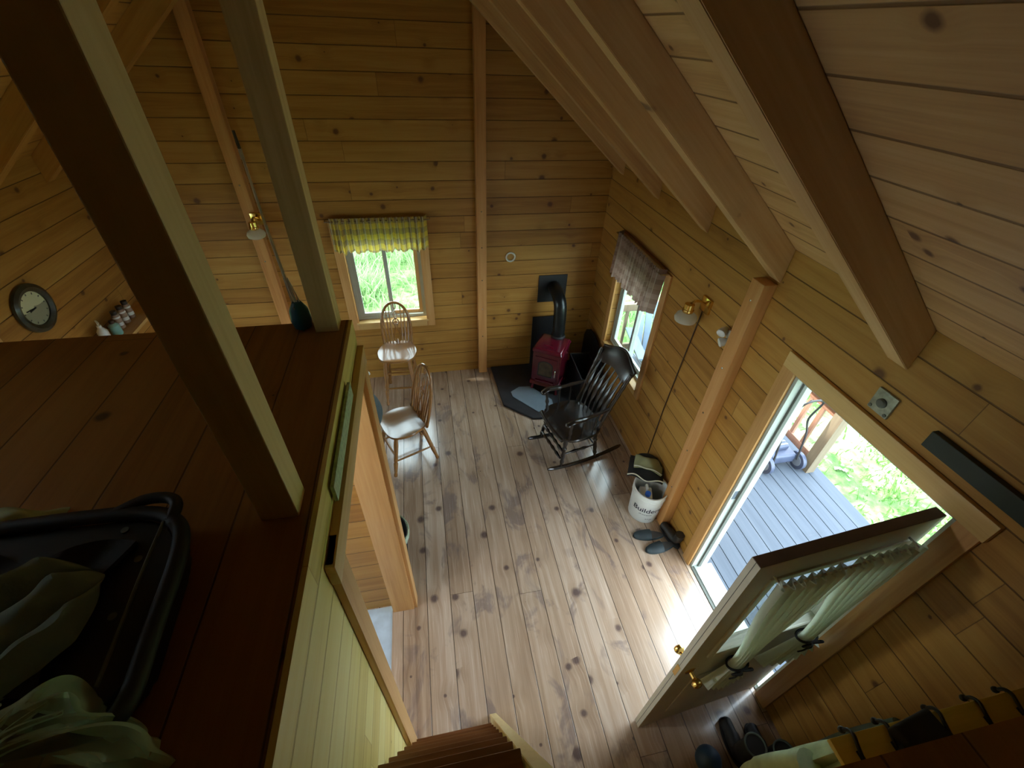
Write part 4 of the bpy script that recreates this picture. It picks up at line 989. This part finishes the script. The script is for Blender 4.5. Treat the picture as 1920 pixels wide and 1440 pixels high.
bm = bm_new(); sheet(bm, lambda u, v: Vector((jf(u, v).x*.5, jf(u, v).y*.9, jf(u, v).z)), 40, 24); bmesh.ops.remove_doubles(bm, verts=bm.verts, dist=1e-4); bmesh.ops.holes_fill(bm, edges=bm.edges, sides=50); obj('body', bm, M['cloth_sage'], t)
bm = bm_new(); tube(bm, [(0, .0, .40), (0, -.03, .65), (0, -.07, .82)], .006, 6); obj('hanging_loop', bm, M['cloth_sage'], t)
for i, (x, y, r_, lab) in enumerate(((1.60, .42, 1.5, 'black rubber boot on the entry floor, nearer the stairs'), (1.745, .36, 1.5, 'black rubber boot on the entry floor, nearer the corner'))):
    t = thing('rubber_boot', lab, 'boot', (x, y, 0), r_, group='black rubber boots on the entry floor')
    bm = bm_new(); prism(bm, [(.13*math.cos(a), .044*math.sin(a)) for a in [2*PI*k/24 for k in range(24)]], .022, bev=.004); obj('sole', bm, M['black_rubber'], t)
    bm = bm_new(); tube(bm, smooth_path([(-.075, 0, .30), (-.07, 0, .12), (-.05, 0, .06), (.02, 0, .055), (.09, 0, .045), (.115, 0, .035)], 5), [.055]*5+[.048]*5+[.044]*6+[.038]*6+[.033, .026, .02, .012], 14, cap=True); obj('shaft', bm, M['black_rubber'], t)
    bm = bm_new(); tube(bm, [(-.075+.057*math.cos(a), .057*math.sin(a), .305) for a in [2*PI*k/24 for k in range(24)]], .006, 6, closed=True); obj('rim', bm, M['cloth_sage'], t)
bm = bm_new(); ball(bm, (1.385, .36, .075), .075, n=24)
tag(obj('play_ball', bm, M['navy']), 'dull blue ball on the dark entry floor beside the boots', 'ball')

# ------------------------------------------------------------------ things on the loft floor
t = thing('folding_cart', 'flat black folding cart with a looped handle on the loft floor', 'cart', (-.80, .58, ZL))
outl = [(-.565, .385), (-.58, .60), (-.595, .66), (-.625, .70), (-.70, .735), (-1.20, .745), (-1.22, .36), (-.60, .33)]
bm = bm_new(); prism(bm, outl[::-1], .075, Matrix.Translation((0, 0, ZL+.002)), bev=.012); obj('deck', bm, M['black_case'], t, world=True, smooth=True)
bm = bm_new(); tube(bm, smooth_path([(-.76, .735, ZL+.09), (-.70, .762, ZL+.10), (-.65, .762, ZL+.10), (-.622, .74, ZL+.10), (-.625, .70, ZL+.09)], 6), .013, 12); obj('handle', bm, M['black_rubber'], t, world=True)
bm = bm_new(); tube(bm, smooth_path([(-1.15, .735, ZL+.085), (-.90, .742, ZL+.088), (-.70, .735, ZL+.088), (-.615, .70, ZL+.088), (-.578, .62, ZL+.088), (-.565, .45, ZL+.088), (-.560, .335, ZL+.088), (-.60, .31, ZL+.088), (-.75, .305, ZL+.088)], 8), .017, 12); obj('frame_tube', bm, M['black_rubber'], t, world=True)
bm = bm_new(); tube(bm, smooth_path([(-.628, .69, ZL+.105), (-.625, .58, ZL+.102), (-.618, .47, ZL+.10), (-.612, .37, ZL+.098)], 6), .0035, 8); obj('cord', bm, M['cord'], t, world=True)
for (x, y) in ((-.66, .62), (-.655, .50), (-.72, .70)):
    bm = bm_new(); lathe(bm, [(.008, .0), (.008, .004)], Matrix.Translation((x, y, ZL+.077)), 10); obj('rivet', bm, M['cord'], t, world=True)
# sage jacket with deep folds
t = thing('folded_jacket', 'grey-green rumpled jacket folded over the black cart on the loft', 'jacket', (-.80, .52, ZL+.085))
dd_ = Vector((-.76, -.65, 0)); nn_ = Vector((-.65, .76, 0))
def gf(u, v):
    w_ = .23*min(1, (u*7+.02))**.5; q = v-.5
    h = abs(math.sin(2.6*PI*v+.5*math.sin(u*5)+.4))**.6
    p = Vector((-.700, .585, 0))+dd_*(u*.46+.05*q*q)+nn_*(q*w_+.008*math.sin(u*13))
    edge = min(1, 9*u)*min(1, 9*(.5-abs(q))+.0)
    return p+Vector((0, 0, ZL+.094+(.012+.040*h+.004*math.sin(u*23+v*9)+.003*math.sin(u*41-v*17))*edge))
bm = bm_new(); sheet(bm, gf, 60, 60); obj('sleeve_folds', bm, M['garment'], t, world=True)
bm = bm_new()
sheet(bm, lambda u, v: Vector((-.70-.30*u-.03*math.sin(v*4), .36+.30*v+.02*math.sin(u*8), ZL+.088+.010*math.sin(u*11+v*3))), 24, 18, th=.008); obj('body', bm, M['black_cloth'], t, world=True)
t = thing('cream_towel', 'pale crumpled towel behind the black cart at the left picture edge', 'towel', (-1.06, .80, ZL+.004))
bm = bm_new(); sheet(bm, lambda u, v: Vector((-.10+.22*u, -.05+.10*v, .07*math.sin(PI*u)*math.sin(PI*v)+.012*math.sin(u*14)*math.sin(v*9)*math.sin(PI*u)+.004)), 24, 16, th=.004); obj('cloth', bm, M['cloth_mint'], t)
# clear plastic bag
t = thing('plastic_bag', 'crumpled clear plastic bag at the lower left on the loft floor', 'plastic bag', (-.655, .25, ZL+.002))
def bag(u, v):
    a = 2*PI*u; k = math.sin(PI*min(1., .02+v*.98)*.5)
    r = (.135+.020*math.sin(5*a+2*v)+.014*math.sin(11*a-3*v)+.010*math.sin(17*a+5*v))*(1-.55*v**3)
    return Vector((r*math.cos(a)*.98, r*math.sin(a)*.78, .205*k+.022*math.sin(7*a)*v*(1-v)*2))
bm = bm_new(); sheet(bm, bag, 96, 30); bmesh.ops.remove_doubles(bm, verts=bm.verts, dist=1e-4); bmesh.ops.holes_fill(bm, edges=bm.edges, sides=200); obj('film', bm, M['poly'], t, ang=30)
bm = bm_new()
for k_ in range(9):
    a = .3+k_*.33; P_ = smooth_path([(.0, -.01, .205), (.05*math.cos(a), .045*math.sin(a), .212+.01*math.sin(k_*2)), (.105*math.cos(a+.1), .08*math.sin(a+.1), .19)], 5)
    tube(bm, P_, [.007*(1-.6*i/len(P_)) for i in range(len(P_))], 6)
ball(bm, (0, -.01, .205), .028, (1.2, 1, .6), noise=.15); obj('gathered_knot', bm, M['poly'], t)

# ------------------------------------------------------------------ outdoors
ZD = -.12
bm = bm_new(); x = XR+T+.02
while x < 3.86:
    box(bm, x, min(x+.135, 3.90), -1.2, 4.72, ZD-.035, ZD); x += .142
box(bm, 3.90, 3.94, -1.2, 4.72, ZD-.18, ZD-.001)
tag(struct('deck', bm, M['deck']), 'blue-grey weathered board deck outside the door', 'deck')
bm = bm_new(); box(bm, XR+T, 3.9, -1.1, 4.6, -.6, ZD-.04); struct('deck_base', bm, M['oldpost'])
def deckpost(x, y, z1, lab):
    bm = bm_new(); bbox(bm, x-.05, x+.05, y-.05, y+.05, ZD-.4, z1, .004); tag(obj('deck_post', bm, M['oldpost'], smooth=False), lab, 'post', 'deck posts along the railing')
deckpost(3.80, 2.40, 2.6, 'thick weathered deck post beside the gap in the railing'); deckpost(3.80, 4.66, 1.0, 'low weathered deck post at the far corner')
t = thing('deck_railing', 'reddish wooden railing along the outer edge of the deck', 'railing', (3.80, 3.5, ZD))
bm = bm_new(); bbox(bm, 3.78, 3.82, 2.45, 4.61, .00, .085, .004); obj('bottom_rail', bm, M['cedar'], t, world=True)
bm = bm_new(); bbox(bm, 3.78, 3.82, 2.45, 4.61, .59, .675, .004); obj('top_rail', bm, M['cedar'], t, world=True)
bm = bm_new(); bbox(bm, 3.74, 3.86, 2.45, 4.61, .675, .71, .004); obj('cap_rail', bm, M['oldpost'], t, world=True)
y = 2.60
while y < 4.58:
    bm = bm_new(); box(bm, 3.785, 3.815, y-.02, y+.02, .085, .59); obj('baluster', bm, M['cedar'], t, world=True, smooth=False); y += .165
t = thing('deck_railing', 'weathered wooden railing closing the far end of the deck, behind the blue chair', 'railing', (2.9, 4.66, ZD))
bm = bm_new(); bbox(bm, XR+T+.01, 3.75, 4.64, 4.68, .02, .11, .004); obj('bottom_rail', bm, M['oldpost'], t, world=True)
bm = bm_new(); bbox(bm, XR+T+.01, 3.75, 4.62, 4.70, .64, .74, .004); obj('top_rail', bm, M['oldpost'], t, world=True)
x = 2.2
while x < 3.74:
    bm = bm_new(); box(bm, x-.02, x+.02, 4.645, 4.675, .11, .64); obj('baluster', bm, M['oldpost'], t, world=True, smooth=False); x += .165
# plastic garden chair
t = thing('garden_chair', 'pale blue plastic slatted garden chair on the deck outside the side window', 'garden chair', (2.80, 4.12, ZD), math.radians(-100))
pb = M['pale_blue']
for i in range(5):
    y = -.20+.10*i; h = .95-.10*abs(i-2)**1.5*.6
    bm = bm_new(); Mx = Matrix.Translation((-.22, y, .28)) @ Matrix.Rotation(-.36, 4, 'Y')
    bbox(bm, -.01, .01, -.044, .044, 0, h-.28, .008, M=Mx); obj('back_slat', bm, pb, t)
for i in range(5):
    x = -.18+.11*i
    bm = bm_new(); bbox(bm, x-.048, x+.048, -.25, .25, .30+.02*i, .32+.02*i, .006); obj('seat_slat', bm, pb, t)
for s_ in (-1, 1):
    bm = bm_new(); bbox(bm, -.35, .36, s_*.33-.06, s_*.33+.06, .56, .58, .008); obj('arm', bm, pb, t)
    bm = bm_new(); bbox(bm, .28, .36, s_*.29-.02, s_*.29+.02, 0, .56, .006); obj('leg', bm, pb, t)
    bm = bm_new(); Mx = Matrix.Translation((-.30, s_*.27, .0)); bbox(bm, -.05, .03, -.02, .02, 0, .56, .006, M=Mx); obj('leg', bm, pb, t)
# mower
t = thing('lawn_mower', 'blue-grey push mower with a bent tube handle on the deck beside the railing', 'lawn mower', (3.50, 2.66, ZD), math.radians(90))
bm = bm_new(); bbox(bm, -.20, .24, -.15, .16, .07, .19, .03, seg=3); obj('cutting_deck', bm, M['mower'], t)
bm = bm_new(); bbox(bm, -.12, .14, -.09, .10, .19, .25, .02, seg=3); obj('motor_cover', bm, M['mower'], t)
for k_ in range(5):
    bm = bm_new(); box(bm, -.10+.045*k_, -.08+.045*k_, -.08, .09, .25, .256); obj('cooling_slat', bm, M['mower_rim'], t, smooth=False)
for sx_ in (-.20, .22):
    for sy_ in (-1, 1):
        Mw = Matrix.Translation((sx_, sy_*.19, .10)) @ Matrix.Rotation(PI/2, 4, 'X')
        bm = bm_new(); lathe(bm, [(.06, -.022), (.098, -.02), (.10, -.01), (.10, .01), (.098, .02), (.06, .022)], Mw, 28); w_ = obj('wheel', bm, M['mower'], t)
        bm = bm_new(); lathe(bm, [(.062, -.025), (.064, .0), (.062, .025)], Mw, 24); obj('hubcap', bm, M['mower_rim'], w_)
bm = bm_new()
hp = smooth_path([(-.22, -.14, .14), (-.16, -.14, .45), (-.10, -.13, .62), (-.16, -.10, .90), (-.16, .10, .90), (-.10, .13, .62), (-.16, .14, .45), (-.22, .14, .14)], 6)
tube(bm, hp, .010, 8); obj('handle', bm, M['black_rubber'], t)
bm = bm_new(); tube(bm, smooth_path([(-.12, .0, .90), (-.05, .05, .7), (.02, .10, .6), (.05, .1, .3), (.03, .05, .25)], 6), .006, 6); obj('cable', bm, M['black_rubber'], t)

# ground, blades, leaves
bm = bm_new()
def gh(x, y): return -.55+.10*math.sin(x*.7+1)*math.cos(y*.6)+(.035*max(0, y-6))
g = [[bm.verts.new((-14+34*i/60, -12+40*j/60, gh(-14+34*i/60, -12+40*j/60))) for j in range(61)] for i in range(61)]
for i in range(60):
    for j in range(60): bm.faces.new((g[i][j], g[i+1][j], g[i+1][j+1], g[i][j+1]))
struct('ground', bm, M['ground'], smooth=True)
def field(name, n, xr, yr, hr, wr, mat, lab, lean=.5, clump=0):
    verts = []; faces = []; rnd = random.Random(n)
    cs = [(rnd.uniform(*xr), rnd.uniform(*yr)) for _ in range(max(1, clump))]
    for _ in range(n):
        if clump and rnd.random() < .75:
            c_ = rnd.choice(cs); x = rnd.gauss(c_[0], .16); y = rnd.gauss(c_[1], .16)
        else: x = rnd.uniform(*xr); y = rnd.uniform(*yr)
        if not (xr[0] < x < xr[1] and yr[0] < y < yr[1]): continue
        z = gh(x, y)-.02; h = rnd.uniform(*hr); w_ = rnd.uniform(*wr); a = rnd.uniform(0, 2*PI); l = rnd.uniform(.1, lean)*h; b = rnd.uniform(0, 2*PI)
        dx, dy = math.cos(a)*w_, math.sin(a)*w_; lx, ly = math.cos(b)*l, math.sin(b)*l; k = len(verts)
        verts += [(x-dx, y-dy, z), (x+dx, y+dy, z), (x+dx*.8+lx*.4, y+dy*.8+ly*.4, z+h*.6), (x-dx*.8+lx*.4, y-dy*.8+ly*.4, z+h*.6), (x+lx, y+ly, z+h)]
        faces += [(k, k+1, k+2, k+3), (k+3, k+2, k+4)]
    me = bpy.data.meshes.new(name); me.from_pydata(verts, [], faces); me.materials.append(mat)
    o = bpy.data.objects.new(name, me); C.objects.link(o); return tag(o, lab, 'grass', kind='stuff')
field('meadow_grass', 16000, (-4.5, 4), (5.2, 12), (.12, .55), (.006, .02), M['blade_far'], 'bright tall grass and weeds outside the far window', .9, 90)
field('lawn_grass', 15000, (4.0, 11), (-2, 9), (.04, .16), (.004, .012), M['blade'], 'bright green lawn grass beyond the deck', 1.2, 110)
vv = []; ff = []; rnd = random.Random(5)
for _ in range(2600):
    x = rnd.uniform(4, 10); y = rnd.uniform(-2, 7); z = gh(x, y)+rnd.uniform(.01, .07); a = rnd.uniform(0, 2*PI); l = rnd.uniform(.02, .05); k = len(vv); w_ = l*.55
    ca, sa = math.cos(a), math.sin(a)
    for (p, q, r_) in ((-l, 0, 0), (0, -w_, rnd.uniform(-.01, .02)), (l, 0, rnd.uniform(0, .02)), (0, w_, rnd.uniform(-.01, .02))): vv.append((x+p*ca-q*sa, y+p*sa+q*ca, z+r_))
    ff.append((k, k+1, k+2, k+3))
me = bpy.data.meshes.new('fallen_leaves'); me.from_pydata(vv, [], ff); me.materials.append(M['leaf']); o = bpy.data.objects.new('fallen_leaves', me); C.objects.link(o)
tag(o, 'pale dry leaves scattered over the lawn', 'leaves', kind='stuff')
